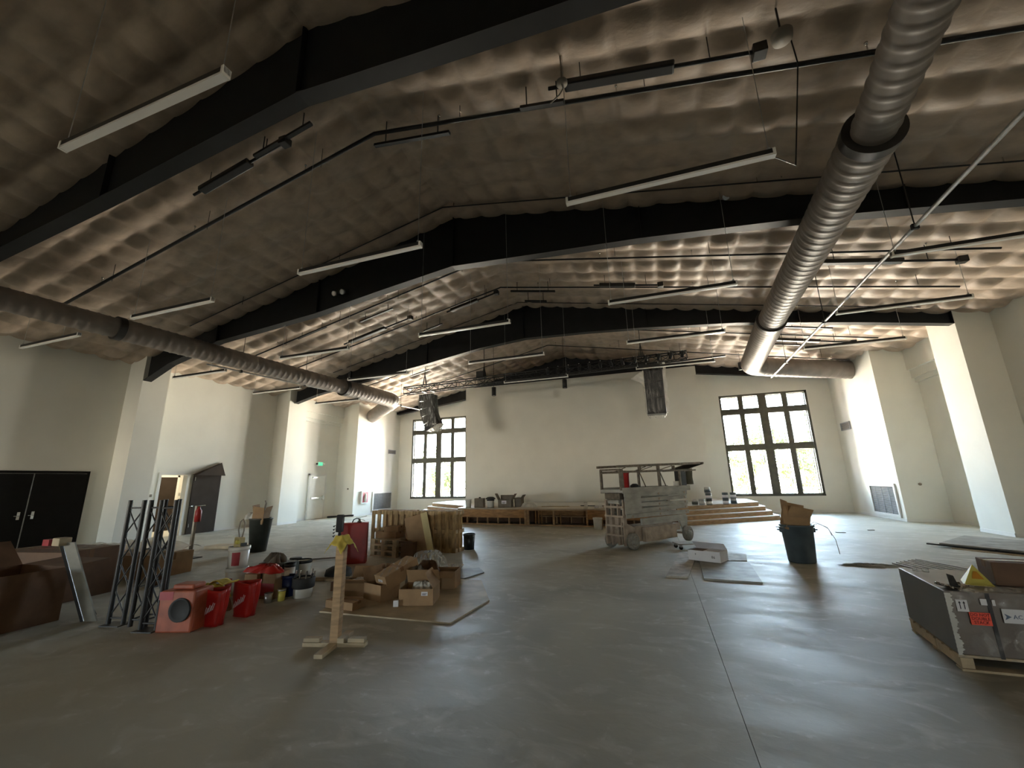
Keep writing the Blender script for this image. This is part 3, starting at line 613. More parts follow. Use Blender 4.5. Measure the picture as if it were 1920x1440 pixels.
# wrapped speakers
def speaker(label, x, z, w, segs, curve, d=.46, side=None, tot=1.5):
    s = thing('wrapped_speaker', label, 'speaker', (x, 15.0, z))
    zz = 0; a = 0; p = Vector((0, 0, 0))
    h = tot/segs; pts = []
    for k_ in range(segs):
        a = curve*k_/segs; m = Matrix.Translation(p) @ Matrix.Rotation(a, 4, 'Y')
        MB().box(-w/2, w/2, -d/2, d/2, -h+.008, 0, m).build('cabinet', M['blackpl'], s, bevel=.012); pts.append(p.copy())
        p = p + Matrix.Rotation(a, 4, 'Y') @ Vector((0, 0, -h))
    pts.append(p.copy())
    def fn(u, v):
        t = v*segs; i = min(int(t), segs-1); q = pts[i].lerp(pts[i+1], t-i); th = u*2*PI
        rr = 1+.05*math.sin(th*5+v*9)+.03*math.sin(th*11-v*5); flare = 1.06+.05*math.sin(v*7)
        c, s_ = math.cos(th), math.sin(th); k2 = 1/max(abs(c), abs(s_))**.8
        if v > .93: k2 *= 1-(v-.93)*5
        return (q.x+c*k2*(w/2+.03)*rr*flare, q.y+s_*k2*(d/2+.03)*rr, q.z-(.10 if v > .93 else 0)*(v-.93)/.07-.03*v)
    MB().grid(fn, 44, 22).build('plastic_wrap', M['film'] if side is None else M['filmthin'], s)
    if side is None: MB().grid(lambda u, v: (pts[-1].x+.08+(w*.46+.03*math.sin(6*PI*u))*math.cos(2*PI*u)*math.sin(PI*(.5+.5*v)+.0001)*(1-v*.25), (d*.55)*math.sin(2*PI*u)*(1-v*.5), pts[-1].z+.16-.30*v), 30, 8).build('bag_bottom', M['filmb'], s)
    if side:
        MB().grid(lambda u, v: (-w/2-.02-.46*u*(1-abs(v-.45)*1.5), -d/2+.05*math.sin(v*9+u*5), -.12-.62*v*(.6+.4*(1-u))-.1*u), 8, 10).build('loose_plastic', M['filmb'], s)
        MB().grid(lambda u, v: (w/2+.02+.09*u+.02*math.sin(v*17), -d/2+.04*math.sin(v*13), .1-1.75*v), 3, 26).build('loose_plastic', M['filmb'], s)
    MB().box(-w*.4, w*.4, -.04, .04, .0, .05).tube([(-.2, 0, .05), (-.2, 0, .15)], .012, 6).tube([(.2, 0, .05), (.2, 0, .15)], .012, 6).box(-.22, -.18, -.17, .17, .125, .15).box(.18, .22, -.17, .17, .125, .15).build('hanging_frame', M['steel'], s)
    return s
speaker('left hanging speaker wrapped in cloudy plastic before left window', -8.86, 5.30, .62, 5, -.60)
speaker('right hanging black speaker in clear plastic with a loose flap', .24, 5.50, .62, 3, 0, side=1, tot=1.70)

# ------------------------------------------------------------------ stage
st = thing('stage', 'low unfinished wooden stage with open stud front and angled steps', 'stage')
K = 4; RH = .155
def stage_poly(k):     # k = 0 bottom step .. 3 deck
    o = .30*k
    rx0, ry0 = .62-.55*o/.9*.9, 16.05+.10*k
    ex_, ey_ = 4.36-.578*o, 18.85+.815*o
    lx, ly = -11.75+.578*o, 19.15+.60*o
    return [(-7.85, 15.86), (.52, 15.12), (.60, 16.02+o*.9), (ex_, ey_), (ex_, YB-.03), (2.18, YB-.03), (2.18, 19.80), (-9.40, 19.80), (-9.40, YB-.03), (lx, YB-.03), (lx, ly), (-8.15, 16.5+o*.9)]
for k_ in range(4):
    p = stage_poly(k_); z0, z1 = RH*k_, RH*(k_+1)
    ring = MB()
    if k_ < 3:   # steps: only the side wings
        for q in ([p[2], p[3], p[4], p[5], p[6], (.5, 19.8)], [p[11], (-8.0, 19.8), p[7], p[8], p[9], p[10]]):
            MB().prism(q, z0, z1-.022).build('riser', M['wood'], st); MB().prism(q, z1-.02, z1).build('tread', M['deckw'], st)
    else:
        MB().prism([p[2], p[3], p[4], p[5], p[6], (.5, 19.8)], z0, z1-.022).build('riser', M['wood'], st)
        MB().prism([p[11], (-8.0, 19.8), p[7], p[8], p[9], p[10]], z0, z1-.022).build('riser', M['wood'], st)
        MB().prism([p[2], p[3], p[4], p[5], p[6], p[7], p[8], p[9], p[10], p[11]], z1-.02, z1).build('deck', M['deckw'], st)
        MB().prism([p[0], p[1], p[2], p[11]], z1-.04, z1-.001).build('deck', M['deck'], st)
A = Vector((-7.85, 15.86, 0)); B = Vector((.52, 15.12, 0)); FL = (B-A).length; fd = (B-A)/FL; ang = math.atan2(fd.y, fd.x)
fm = Matrix.Translation(A) @ rotz(ang)
def fb(name, u0, u1, z0, z1, m, y0=0., y1=.04, bv=0): return MB().box(u0, u1, y0, y1, z0, z1, fm).build(name, M[m], st, bevel=bv)
fb('bottom_plate', 0, FL, 0, .045, 'wood', .01, .1)
for i, (a, b_) in enumerate(((0.06, .92), (.925, 1.83), (1.835, 3.00))): fb('fascia_panel', a, b_, .27, .575, 'woodx', -.012, .012)
for i, (a, b_) in enumerate(((5.42, 6.6), (6.605, 7.5), (7.505, FL))): fb('fascia_panel', a, b_, .25, .575, 'woodx', -.012, .012)
fb('top_rail', 3.0, 5.42, .545, .58, 'wood', -.02, .05)
for u in [0.0, .40, .86, 1.32, 1.78, 2.26, 2.72]: fb('stud', u+.02, u+.06, .045, .56, 'wood', .015, .10)
for u in (2.96, 3.06): fb('stud', u, u+.085, .0, .56, 'wood', -.02, .08)
for u in (4.10, 5.36): fb('stud', u, u+.06, .045, .56, 'wood', -.015, .08)
for u in (3.30, 3.42, 3.55, 4.30): fb('stud', u, u+.035, .045, .56, 'woodx', .25, .30)
for u in (3.62, 4.05, 4.62, 5.1): fb('stud', u, u+.035, .045, .30, 'wood', .55, .60)
fb('joist', 3.4, 5.3, .28, .31, 'wood', .53, .60); fb('joist', 3.3, 5.35, .33, .545, 'woodx', .62, .65)
for u in (5.9, 6.45, 7.0, 7.6, 8.1): fb('stud', u, u+.04, .045, .56, 'wood', .015, .10)
MB().box(0.02, FL-.02, 1.0, 1.02, .02, .57, fm).build('backing', M['carddk'], st)  # dark sheet standing in for the shade inside the open stage front
MB().box(0.0, .03, 0, .9, 0, .575, fm).build('fascia_panel', M['woodx'], st)

# ------------------------------------------------------------------ small builders
def bucket(name, label, x, y, z=0, r=.145, h=.37, m='bucket', rim='bucket', band=None, cat='bucket', group=None, lid=False, handle=True, rz=0, lab=None):
    b = thing(name, label, cat, (x, y, z), rz, group)
    MB().lathe([(0, 0), (r*.86, 0), (r, h*.94), (r*.97, h*.94), (r*.83, .01), (0, .01)], 28).build('body', M[m], b)
    MB().lathe([(r*1.0, h*.86), (r*1.05, h*.88), (r*1.05, h), (r*.97, h)], 28).build('rim', M[rim], b)
    if lid: MB().lathe([(0, h+.01), (r*1.03, h+.01), (r*1.06, h-.005), (r*1.06, h-.03)], 28).build('lid', M[rim], b)
    if handle: MB().tube([(r*1.05*math.cos(t), -r*1.05*math.sin(t)*.55-.01, h*.9-.05*math.sin(t)) for t in [PI*i/10 for i in range(11)]], .004, 5).build('handle', M['steel'], b)
    if lab:
        za, zb, a0, a1, mm = lab
        def fn(u, v):
            t = a0+(a1-a0)*u; z_ = za+(zb-za)*v; rr = (r*.86+(r*.14)*(z_/(h*.94)))+.003
            return (rr*math.cos(t), rr*math.sin(t), z_)
        MB().grid(fn, 10, 2).build('paper_label', M[mm], b)
    return b
def carton(name, label, x, y, z, w, d, h, rz=0, m='card', flaps=None, cat='cardboard box', group=None, tape=True, labels=()):
    b = thing(name, label, cat, (x, y, z), rz, group); t = .006
    if flaps is None:
        MB().box(-w/2, w/2, -d/2, d/2, 0, h).build('body', M[m], b, bevel=.004)
        if tape: MB().box(-w/2-.001, w/2+.001, -.03, .03, h, h+.0015).box(-w/2-.002, -w/2, -.03, .03, h*.7, h).box(w/2, w/2+.002, -.03, .03, h*.7, h).build('tape', M['tape'], b)
    else:
        q = MB(); q.box(-w/2, w/2, -d/2, d/2, 0, t); q.box(-w/2, -w/2+t, -d/2, d/2, t, h); q.box(w/2-t, w/2, -d/2, d/2, t, h); q.box(-w/2+t, w/2-t, -d/2, -d/2+t, t, h); q.box(-w/2+t, w/2-t, d/2-t, d/2, t, h)
        q.build('body', M[m], b)
        for side, a in flaps:
            if side == 'l': mt = Matrix.Translation((-w/2, 0, h)) @ Matrix.Rotation(-a, 4, 'Y'); e = MB().box(-t, 0, -d/2, d/2, 0, w*.5, mt)
            if side == 'r': mt = Matrix.Translation((w/2, 0, h)) @ Matrix.Rotation(a, 4, 'Y'); e = MB().box(0, t, -d/2, d/2, 0, w*.5, mt)
            if side == 'f': mt = Matrix.Translation((0, -d/2, h)) @ Matrix.Rotation(a, 4, 'X'); e = MB().box(-w/2, w/2, -t, 0, 0, d*.5, mt)
            if side == 'b': mt = Matrix.Translation((0, d/2, h)) @ Matrix.Rotation(-a, 4, 'X'); e = MB().box(-w/2, w/2, 0, t, 0, d*.5, mt)
            e.build('flap', M[m], b)
    for (sx_, sz_, lw, lh) in labels:
        MB().box(sx_-lw/2, sx_+lw/2, -d/2-.003, -d/2-.0005, sz_-lh/2, sz_+lh/2).build('shipping_label', M['paper'], b)
        MB().box(sx_-lw*.35, sx_+lw*.35, -d/2-.004, -d/2-.003, sz_-lh*.05, sz_+lh*.08).box(sx_-lw*.35, sx_+lw*.2, -d/2-.004, -d/2-.003, sz_-lh*.32, sz_-lh*.2).build('print', M['ink'], b)
    return b
def crumple(name, label, x, y, z, w, d, h, m, cat, seed=1, stuffm=None, rz=0, low=.0):
    rnd = random.Random(seed); ph = [rnd.uniform(0, 6) for _ in range(8)]
    def fn(u, v):
        th = 2*PI*u; r = math.sin(PI*min(v*.55+.02, 1)) if v < 1 else 1
        rr = .5*math.sin(PI*(.5*v)); rr = .5*(v**.6)
        k2 = 1+.22*math.sin(3*th+ph[0])+.12*math.sin(7*th+ph[1]+v*4)+.08*math.sin(11*th+ph[2])
        zz = h*(1-v**2.2)*(1+.3*math.sin(4*th+ph[3]+v*5)*v)+low+.02*math.sin(9*th+v*13+ph[4])*(1-v)
        return (w*rr*k2*math.cos(th), d*rr*k2*math.sin(th), max(.002, zz))
    return tag(MB().grid(fn, 40, 14).build(name, M[m], None, loc=(x, y, z)), label, cat)

# stuff on the stage
ZS = .622
bucket('plastic_bucket', 'white bucket at the left front corner of the stage', -7.55, 16.25, ZS, .13, .33, handle=False)
b = carton('storage_tub', 'grey brown square tub on the stage beside the white bucket', -7.05, 16.3, ZS, .38, .30, .36, .1, 'greybox', tape=False, cat='tub'); MB().lathe([(0, .36), (.05, .36), (.04, .40), (0, .41)], 12).build('knob', M['black'], b)
b = bucket('paint_pail', 'white pail with a black lid on the stage left side', -6.55, 16.25, ZS, .15, .30, lid=True, rim='black', handle=False)
MB().lathe([(0, .42), (.12, .41), (.2, .36), (.21, .32), (0, .34)], 20).build('drop_cloth', M['rubber'], b)
carton('cardboard_box', 'grey open carton with splayed flaps on the stage left side', -5.92, 16.35, ZS, .55, .36, .30, .05, 'greybox', [('l', .5), ('r', .6), ('b', .3)], labels=((-.02, .2, .2, .12),))
carton('cardboard_box', 'smaller box behind the splayed carton on the stage left', -5.42, 16.6, ZS, .30, .26, .36, -.2, 'greybox', [('r', .7), ('f', 1.9)])
crumple('plastic_sheet', 'crumpled clear plastic heap on the stage left of centre', -4.95, 16.3, ZS, .6, .4, .17, 'filmw', 'plastic sheet', 3)
bucket('paper_cup', 'white paper cup standing at the front middle of the stage', -2.55, 15.72, ZS, .07, .22, handle=False, cat='cup')
bucket('paper_cup', 'second white cup on the stage beside the blue bag', -.95, 15.62, ZS, .10, .23, handle=False, cat='cup')
crumple('blue_plastic_bag', 'blue plastic bag heaped on the stage left of the lift', -.55, 16.2, ZS, .55, .45, .50, 'blue', 'bag', 5)
crumple('dark_rag', 'dark rag bundle on top beside the blue stage bag', -.95, 16.6, ZS, .4, .3, .25, 'rubber', 'rag', 6)
for i, (x, y, s, r_, t) in enumerate(((-3.9, 16.6, 1.1, .1, 'long pale board lying on the stage left of centre'), (-2.3, 16.9, 1.3, -.1, 'thin dark board lying on the stage centre'), (-.9, 15.9, .7, .2, 'short black board lying near the blue bag'))):
    tag(MB().box(-s/2, s/2, -.08, .08, 0, .025).build('loose_board', M['ply' if i == 0 else 'blackpl'], None, loc=(x, y, ZS)), t, 'board').rotation_euler = (0, 0, r_)
for i, (x, y, t) in enumerate(((-2.1, 15.85, 'small crumpled white rag near the paper cup on stage'), (-1.5, 15.75, 'little heap of grey scraps between stage cups'))): crumple('scrap_heap', t, x, y, ZS, .32, .2, .09, 'filmw' if i else 'paper', 'scraps', 20+i)
def paint_can(label, x, y, z, m='steel', band='greycan'):
    c = thing('paint_can', label, 'paint can', (x, y, z), random.uniform(0, 6), 'paint cans on the right of the stage')
    MB().lathe([(0, 0), (.105, 0), (.105, .21), (.098, .215), (.098, .205), (0, .205)], 24).build('can', M[m], c); MB().lathe([(.107, .03), (.108, .03), (.108, .13), (.107, .13)], 24).build('paper_band', M[band], c)
    MB().tube([(.11*math.cos(t), .03, .12-.09*math.sin(t)) for t in [PI*i/8 for i in range(9)]], .003, 5).build('handle', M['steel'], c); return c
for x, y, z, mm, bb, t in ((1.30, 17.5, ZS, 'steel', 'dgreycan', 'bottom left paint can of the stack just behind the lift'), (1.55, 17.55, ZS, 'steel', 'bucket', 'paint can with pale band behind the lift'), (1.80, 17.5, ZS, 'dgreycan', 'bucket', 'bottom paint can of the tall pair behind the lift'), (1.80, 17.5, ZS+.217, 'greycan', 'paper', 'top paint can of the tall pair behind the lift'), (1.78, 17.49, ZS+.434, 'steel', 'greycan', 'topmost third can stacked behind the lift'),
                           (2.42, 17.9, ZS, 'greycan', 'paper', 'left bottom can of four near the right steps'), (2.42, 17.9, ZS+.217, 'greycan', 'paper', 'left top can of four near the right steps'), (2.70, 17.95, ZS, 'steel', 'greycan', 'right bottom can of four near the right steps'), (2.70, 17.95, ZS+.217, 'greycan', 'paper', 'right top can of four near the right steps')):
    paint_can(t, x, y, z, mm, bb)
bucket('plastic_bucket', 'whitish bucket on the floor against the stage front', -2.02, 14.75, 0, .155, .38, handle=True)

# ------------------------------------------------------------------ scissor lift
la = math.atan2(.807, .59)
lift = thing('scissor_lift', 'old dusty grey scissor lift with folded arms and guard rails', 'scissor lift', (-.68, 10.76, 0), la)
def lp(name, b, m, bv=0, par=None): return b.build(name, M[m], par or lift, bevel=bv)
LW = .66     # width to local +y
# local x runs along the near side, local y goes away from the viewer
def wheel(x, y, r=.19):
    w_ = lp('wheel', MB().lathe([(0, -.065), (r*.86, -.065), (r, -.045), (r, .045), (r*.86, .065), (0, .065)], 30, (x, y, r), Matrix.Rotation(PI/2, 4, 'X')), 'tyre')
    sgn = -1 if y < LW/2 else 1
    lp('hub', MB().lathe([(0, .03), (r*.3, .03), (r*.34, .0), (r*.68, -.006), (r*.72, .012), (r*.66, .015)], 24, (x, y+sgn*.07, r), Matrix.Rotation(PI/2 if sgn < 0 else -PI/2, 4, 'X')), 'lift', par=w_)
    for k_ in range(5): a = 2*PI*k_/5; lp('lug_nut', MB().lathe([(0, .012), (.012, .012), (.012, -.01)], 6, (x+math.cos(a)*r*.48, y+sgn*.078, r+math.sin(a)*r*.48), Matrix.Rotation(PI/2, 4, 'X')), 'lifttan', par=w_)
wheel(0, -.02); wheel(2.26, -.02); wheel(0, LW); wheel(2.26, LW)
lp('axle', MB().tube([(0, 0, .19), (0, LW, .19)], .03, 10).tube([(2.26, 0, .19), (2.26, LW, .19)], .03, 10), 'lifttan')
lp('chassis', MB().box(.28, 1.85, .12, LW-.12, .14, .50).box(-.15, 2.3, .22, LW-.22, .26, .44), 'lifttan', .015)
lp('battery_tray', MB().box(.50, 1.80, -.01, .10, .13, .47), 'lifttan', .012)
lp('tray_door', MB().box(.56, 1.74, -.022, -.01, .17, .43), 'lifttan', .006)
lp('fork_bracket', MB().prismy([(2.0, .62), (2.42, .62), (2.34, .22), (2.18, .22)], .04, .07), 'lift')
lp('base_channel', MB().box(.45, 2.35, .02, .08, .52, .68), 'lift', .008)
# folded arms: each a long bar with pins
zz = .70
for k_ in range(5):
    h = .103; x0 = -.12+.03*(k_ % 2); x1 = 2.50-.05*(k_ % 2)
    tilt = .012 if k_ % 2 else -.012
    for yy in (.02, LW-.07):
        a_ = lp('scissor_arm', MB().bar((x0, yy+.02, zz+h/2-tilt), (x1, yy+.02, zz+h/2+tilt), .05, h), 'lift', .012)
        for px_ in (.1, 1.2, 2.35): lp('pivot_pin', MB().lathe([(0, .012), (.03, .012), (.03, -.012)], 12, (px_, yy-.006, zz+h/2), Matrix.Rotation(PI/2, 4, 'X')), 'lifttan', par=a_)
    zz += h+.024
lp('cross_tube', MB().tube([(.3, .05, .9), (.3, LW-.05, .9)], .03, 8).tube([(1.9, .05, 1.0), (1.9, LW-.05, 1.0)], .03, 8), 'lift')
lp('platform', MB().box(-.25, 2.60, -.02, LW+.02, 1.32, 1.40), 'lift', .006)
lp('toe_board', MB().box(-.25, 2.60, -.03, -.018, 1.30, 1.44).box(-.25, 2.60, LW+.018, LW+.03, 1.30, 1.44), 'lift')
lp('side_plate', MB().box(-.20, .42, -.035, -.02, .82, 1.30), 'lift', .004)
# front end ladder frame
for yy in (.03, .20, .40, .58): lp('end_upright', MB().prismy([(-.24, .10), (-.12, .10), (-.10, 1.08), (-.20, 1.16)], yy, yy+.035), 'lifttan', .006)
for z in (.30, .52, .74, .96): lp('ladder_rung', MB().box(-.235, -.17, .03, .62, z, z+.045), 'lifttan', .004)
lp('end_plate', MB().box(-.12, -.10, .04, .62, .12, .72), 'lifttan')
lp('fender', MB().prismy([(-.24, .12), (.24, .40), (.24, .47), (-.10, .62), (-.24, .62)], .09, .12), 'lifttan', .006)
lp('hydraulic_box', MB().box(-.20, .06, .12, .60, 1.16, 1.31), 'rail', .01); lp('motor', MB().tube([(-.17, .15, 1.10), (-.17, .50, 1.10)], .05, 14), 'lift')
# guard rails
posts = [(-.22, 0), (1.27, 0), (2.21, 0), (-.22, LW), (1.27, LW), (2.21, LW)]
for i, (x, y) in enumerate(posts):
    z0 = 1.38 if x > -.5 else .98; wd = .10 if (x == -.22 and y == 0) else .04
    lp('rail_post', MB().bar((x, y, z0), (x, y, 1.88), wd+.02, .05), 'rail', .004)
for y in (0, LW):
    lp('middle_rail', MB().bar((-.22, y, 1.82), (2.55, y, 1.86), .05, .05), 'rail'); lp('top_rail', MB().bar((-.34, y, 1.95), (3.25, y, 2.06), .06, .06), 'rail')
    lp('rail_brace', MB().bar((1.30, y, 1.86), (1.55, y, 1.42), .02, .02).bar((.3, y, 1.84), (.75, y, 1.95), .02, .02).bar((1.3, y, 1.86), (1.9, y, 1.98), .02, .02), 'rail')
lp('end_rail', MB().bar((-.24, 0, 1.88), (-.24, LW, 1.88), .045, .045).bar((-.24, 0, 1.80), (-.24, LW, 1.80), .03, .03), 'rail')
for x in (.5, 1.27, 1.95): lp('rail_clamp', MB().cbox((x, 0, 1.92), (.06, .07, .12)), 'rail', .004)
lp('extension_deck', MB().prism([(2.3, 0), (3.45, .0), (3.45, LW), (2.3, LW)], 2.02, 2.05).add([(2.5, 0, 1.86), (3.4, 0, 2.02), (3.4, LW, 2.02), (2.5, LW, 1.86)], [(0, 1, 2, 3)]), 'rail')
lp('extension_rail', MB().bar((2.4, 0, 1.84), (3.0, 0, 1.86), .04, .04).bar((2.4, LW, 1.84), (3.0, LW, 1.86), .04, .04).bar((3.42, -.03, 2.06), (3.42, LW+.03, 2.06), .05, .05), 'rail')
lp('control_box', MB().box(2.28, 2.52, .0, .22, 1.44, 1.86), 'blackpl', .02)
lp('operator_manual_box', MB().box(2.05, 2.25, .04, .12, 1.40, 1.56), 'white', .006)
tag(MB().lathe([(0, 0), (.09, 0), (.10, .38), (.12, .40), (.12, .45), (.0, .46)], 20).build('red_traffic_tube', M['red'], None, loc=(-.68+.59*.28-.807*.3, 10.76+.807*.28+.59*.3, 1.402)), 'red round canister standing on the scissor lift platform', 'canister')
bgm = MB().grid(lambda u, v: ((.17+.02*math.sin(u*18+v*3))*math.copysign(abs(math.cos(2*PI*u))**.6, math.cos(2*PI*u))*(1+.04*math.sin(v*9)), (.13)*math.copysign(abs(math.sin(2*PI*u))**.6, math.sin(2*PI*u)), -.44*v), 28, 10)
bgo = tag(bgm.build('canvas_bag', M['bag'], None, loc=(-.68+.59*2.78-.807*.15, 10.76+.807*2.78+.59*.15, 1.90)), 'olive canvas bag hanging from the right end of the scissor lift', 'bag'); bgo.rotation_euler = (0, 0, la)
tag(MB().lathe([(0, 0), (.11, 0), (.12, .07), (.05, .12), (0, .12)], 16).build('work_cap', M['rubber'], None, loc=(-.68+.59*.75-.807*.4, 10.76+.807*.75+.59*.4, 1.402)), 'small dark cap lying on the scissor lift platform', 'cap')

# ------------------------------------------------------------------ right of centre floor
dl = thing('furniture_dolly', 'small flat furniture dolly on casters right beneath the lift wheel', 'dolly', (.60, 11.20, 0), .35)
MB().box(-.33, .33, -.2, .2, .115, .14).build('platform', M['plypale'], dl, bevel=.006)
for sx_ in (-1, 1):
    for sy_ in (-1, 1):
        c = MB().lathe([(0, -.016), (.042, -.016), (.042, .016), (0, .016)], 16, (sx_*.27, sy_*.15, .044), Matrix.Rotation(PI/2, 4, 'X')).build('caster', M['rubber'], dl)
        MB().box(sx_*.27-.025, sx_*.27+.025, sy_*.15-.025, sy_*.15+.025, .06, .115).build('caster_fork', M['steel'], c)
def sheet(name, label, pts, t, m, z=0, cat='board', curl=0):
    b = MB(); b.prism(pts, 0, t); o = b.build(name, M[m], None, bevel=.002); o.location = (0, 0, z); return tag(o, label, cat)
sheet('plaster_board', 'pale splattered board strip on floor left of white box', [(0.0, 7.99), (.35, 8.0), (.72, 10.5), (.36, 10.62)], .03, 'plypale')
sheet('plaster_board', 'pale splattered board end behind the white box', [(1.05, 9.62), (1.55, 9.72), (1.68, 10.55), (1.18, 10.6)], .03, 'plypale')
sheet('grey_board', 'large dusty grey board on floor in front of white box', [(.59, 7.95), (1.43, 7.87), (1.56, 9.60), (.66, 9.50)], .028, 'plygrey')
b = carton('white_box', 'open white carton with printed side on the floor boards', .84, 9.62, .033, .62, .42, .19, -.46, 'paper', [('b', -.9)], cat='white box')
MB().box(-.28, -.0, -.19, .19, .17, .176).build('inner_tray', M['carddk'], b); MB().box(-.0, .30, -.205, .205, .191, .196).build('lid_flap', M['paper'], b)
text('print', 'II', .05, M['ink'], b, (-.16, -.212, .12), (PI/2, 0, 0)); text('print', '86', .07, M['ink'], b, (.18, -.212, .09), (PI/2, 0, 0))
# trash can with cartons
tcn = thing('trash_can', 'tall dark grey trash can stuffed with broken cartons', 'trash can', (2.56, 9.98, 0), .2)
MB().lathe([(0, 0), (.225, 0), (.235, .02), (.275, .66), (.30, .665), (.30, .70), (.268, .70), (.26, .66), (.22, .03), (0, .03)], 36).build('body', M['greycan'], tcn)
for s_ in (-1, 1): MB().tube([(s_*.285, -.06, .60), (s_*.34, -.05, .60), (s_*.34, .05, .60), (s_*.285, .06, .60)], .014, 6).box(*sorted((s_*.22, s_*.30)), -.07, .07, .55, .64).build('handle', M['greycan'], tcn)
MB().tube([(-.30, -.12, .66), (-.40, -.14, .665), (-.43, -.10, .665), (-.38, -.06, .66), (-.29, -.06, .66)], .007, 6).build('wire_loop', M['steel'], tcn)
c1 = carton('cardboard_box', 'crushed brown carton sticking out of the grey trash can', 2.50, 9.95, .60, .40, .30, .34, .15, 'card', [('l', .25), ('f', .45), ('b', .2)]); c1.rotation_euler = (.12, .22, .15)
tag(MB().box(-.24, .22, -.006, .006, 0, .30).box(-.24, -.05, -.007, .007, .28, .36).build('carton_scrap', M['card'], None, loc=(2.52, 9.74, .70)), 'torn carton sheet leaning out front of the trash can', 'carton scrap').rotation_euler = (-.25, .18, .1)
for i, (a, b_, c_) in enumerate((((2.78, 9.95, .68), (3.05, 9.9, .66), (3.16, 9.85, .18)), ((2.78, 10.0, .69), (2.98, 9.98, .70), (3.12, 9.95, .50)))):
    tag(MB().tube([a, Vector(a).lerp(Vector(b_), .5)+Vector((0, 0, .05)), b_, Vector(b_).lerp(Vector(c_), .5)+Vector((.04, 0, .02)), c_], .005, 5).build('bent_wire', M['cable']), ('long' if i == 0 else 'short')+' bent wire curling out of the grey trash can', 'wire')
# leaning/lying boards at right
sheet('floor_board', 'large grey panel lying flat on floor near the right wall', [(5.95, 12.5), (7.9, 10.2), (9.15, 11.6), (7.2, 14.0)], .03, 'plygrey', .055)
sheet('floor_board', 'second lower panel under the large grey one at right', [(6.0, 12.2), (7.9, 10.0), (8.9, 11.2), (7.0, 13.4)], .02, 'ply', .0)
tag(MB().bar((5.8, 12.65, .045), (7.9, 10.1, .045), .06, .03).bar((6.5, 11.75, .06), (6.75, 11.95, .06), .04, .02).build('black_strip', M['black']), 'long black edge strip on the floor along the large panel', 'strip')
for i in range(7):
    o = i*.11; a = Vector((4.05+o*.9, 10.1+o*.8, .012)); b_ = a+Vector((.5+.05*i, -2.15, 0))
    tag(MB().bar(a, b_, .035, .02).build('metal_rod', M['steel']), 'thin metal stud on floor beyond the crate, %s from left in the fan' % ORD[i], 'metal stud', 'metal studs fanned on the floor')
tag(MB().tube([(3.55, 8.1, .035), (3.85, 8.35, .035)], .035, 10).build('film_roll', M['film']), 'short roll of clear film beside the metal studs', 'roll')
crumple('dirt_patch', 'flattened dirt pile on the floor right of the trash can', 3.55, 9.75, .001, .9, .22, .035, 'plygrey', 'debris', 31)
tag(MB().cbox((4.9, 14.9, .01), (.22, .1, .02)).build('wood_scrap', M['plygrey']), 'small scrap on the bright floor near the right chase', 'scrap')
tag(MB().cbox((5.9, 15.6, .01), (.16, .06, .02)).build('wood_scrap', M['plygrey']), 'tiny scrap on floor closer to the right grille', 'scrap')

# crate on a pallet, foreground right
cx0, cy0 = 2.33, 5.00
pa = thing('shipping_pallet', 'pale wooden pallet under the wrapped crate in the foreground', 'pallet', (cx0, cy0, 0), 0)
rotp = math.atan2(-.27, 1.2)    # slight skew of the side seen from the camera
def pal(name, b, m='palletpale'):
    b.v = [(x+.128*y, y, z) for x, y, z in b.v]; return b.build(name, M[m], pa, bevel=.004)
PL, PD = 1.5, 1.05
for y in (0, .46, PD-.09): pal('stringer', MB().box(0, .09, y, y+.09, .022, .105)); pal('stringer', MB().box(.70, .80, y, y+.09, .022, .105)); pal('stringer', MB().box(PL-.09, PL, y, y+.09, .022, .105))
pal('stringer', MB().box(.001, .05, .09, .459, .022, .105)); pal('stringer', MB().box(.001, .05, .551, .959, .022, .105))
for y in (-.005, .44, PD-.12): pal('bottom_board', MB().box(-.005, PL, y, y+.11, 0, .02))
for k_ in range(7): pal('deck_board', MB().box(-.01, PL+.01, k_*.155-.005, k_*.155+.10, .107, .128))
cr_ = thing('wrapped_crate', 'large stretch-wrapped grey carton on the foreground pallet with red sticker', 'crate', (cx0+.0, cy0+.0, .13), 0)
MB().prism([(-.0, .0), (1.5, .0), (1.5, 1.05), (.14, 1.05)], 0, .50).build('carton', M['crate'], cr_, bevel=.006)
MB().prism([(-.004, 0), (.135, 1.05), (.142, 1.05), (.0, 0)], .004, .498).build('side_shade', M['crateshade'], cr_)  # darker copy of the carton board, shade of this side put into colour
MB().box(.272, .300, -.008, -.004, -.01, .50).build('strap', M['blackpl'], cr_)
MB().grid(lambda u, v: (-.012+1.52*u, -.012-.004*math.sin(u*70)*math.sin(v*9), -.02+.53*v), 60, 10).build('stretch_wrap', M['wrap'], cr_)
MB().grid(lambda u, v: (-.012+.04*u+(.006*math.sin(v*57)+.005*math.sin(v*131+2)+.008*math.sin(v*17))*u, -.016-.006*abs(math.sin(v*47+u*6)), .49*(1-v)), 4, 90).build('bunched_wrap', M['filmw'], cr_)
MB().grid(lambda u, v: (.14+1.3*u, -.015+.25*v*(1+.1*math.sin(u*20)), .503+.02*math.sin(u*23+v*5)*math.sin(PI*v)+.012), 40, 8).build('top_wrap', M['film'], cr_)
def lab(name, x0, x1, z0, z1, m, off=.018): return MB().box(x0, x1, -off, -off+.002, z0, z1).build(name, M[m], cr_)
lab('arrow_label', .055, .135, .345, .44, 'paper')
ar = MB()
for x in (.08, .11): ar.box(x-.003, x+.003, -.0195, -.0185, .365, .42); ar.add([(x-.010, -.0192, .412), (x+.010, -.0192, .412), (x, -.0192, .430)], [(0, 1, 2)])
ar.build('arrow_print', M['ink'], cr_)
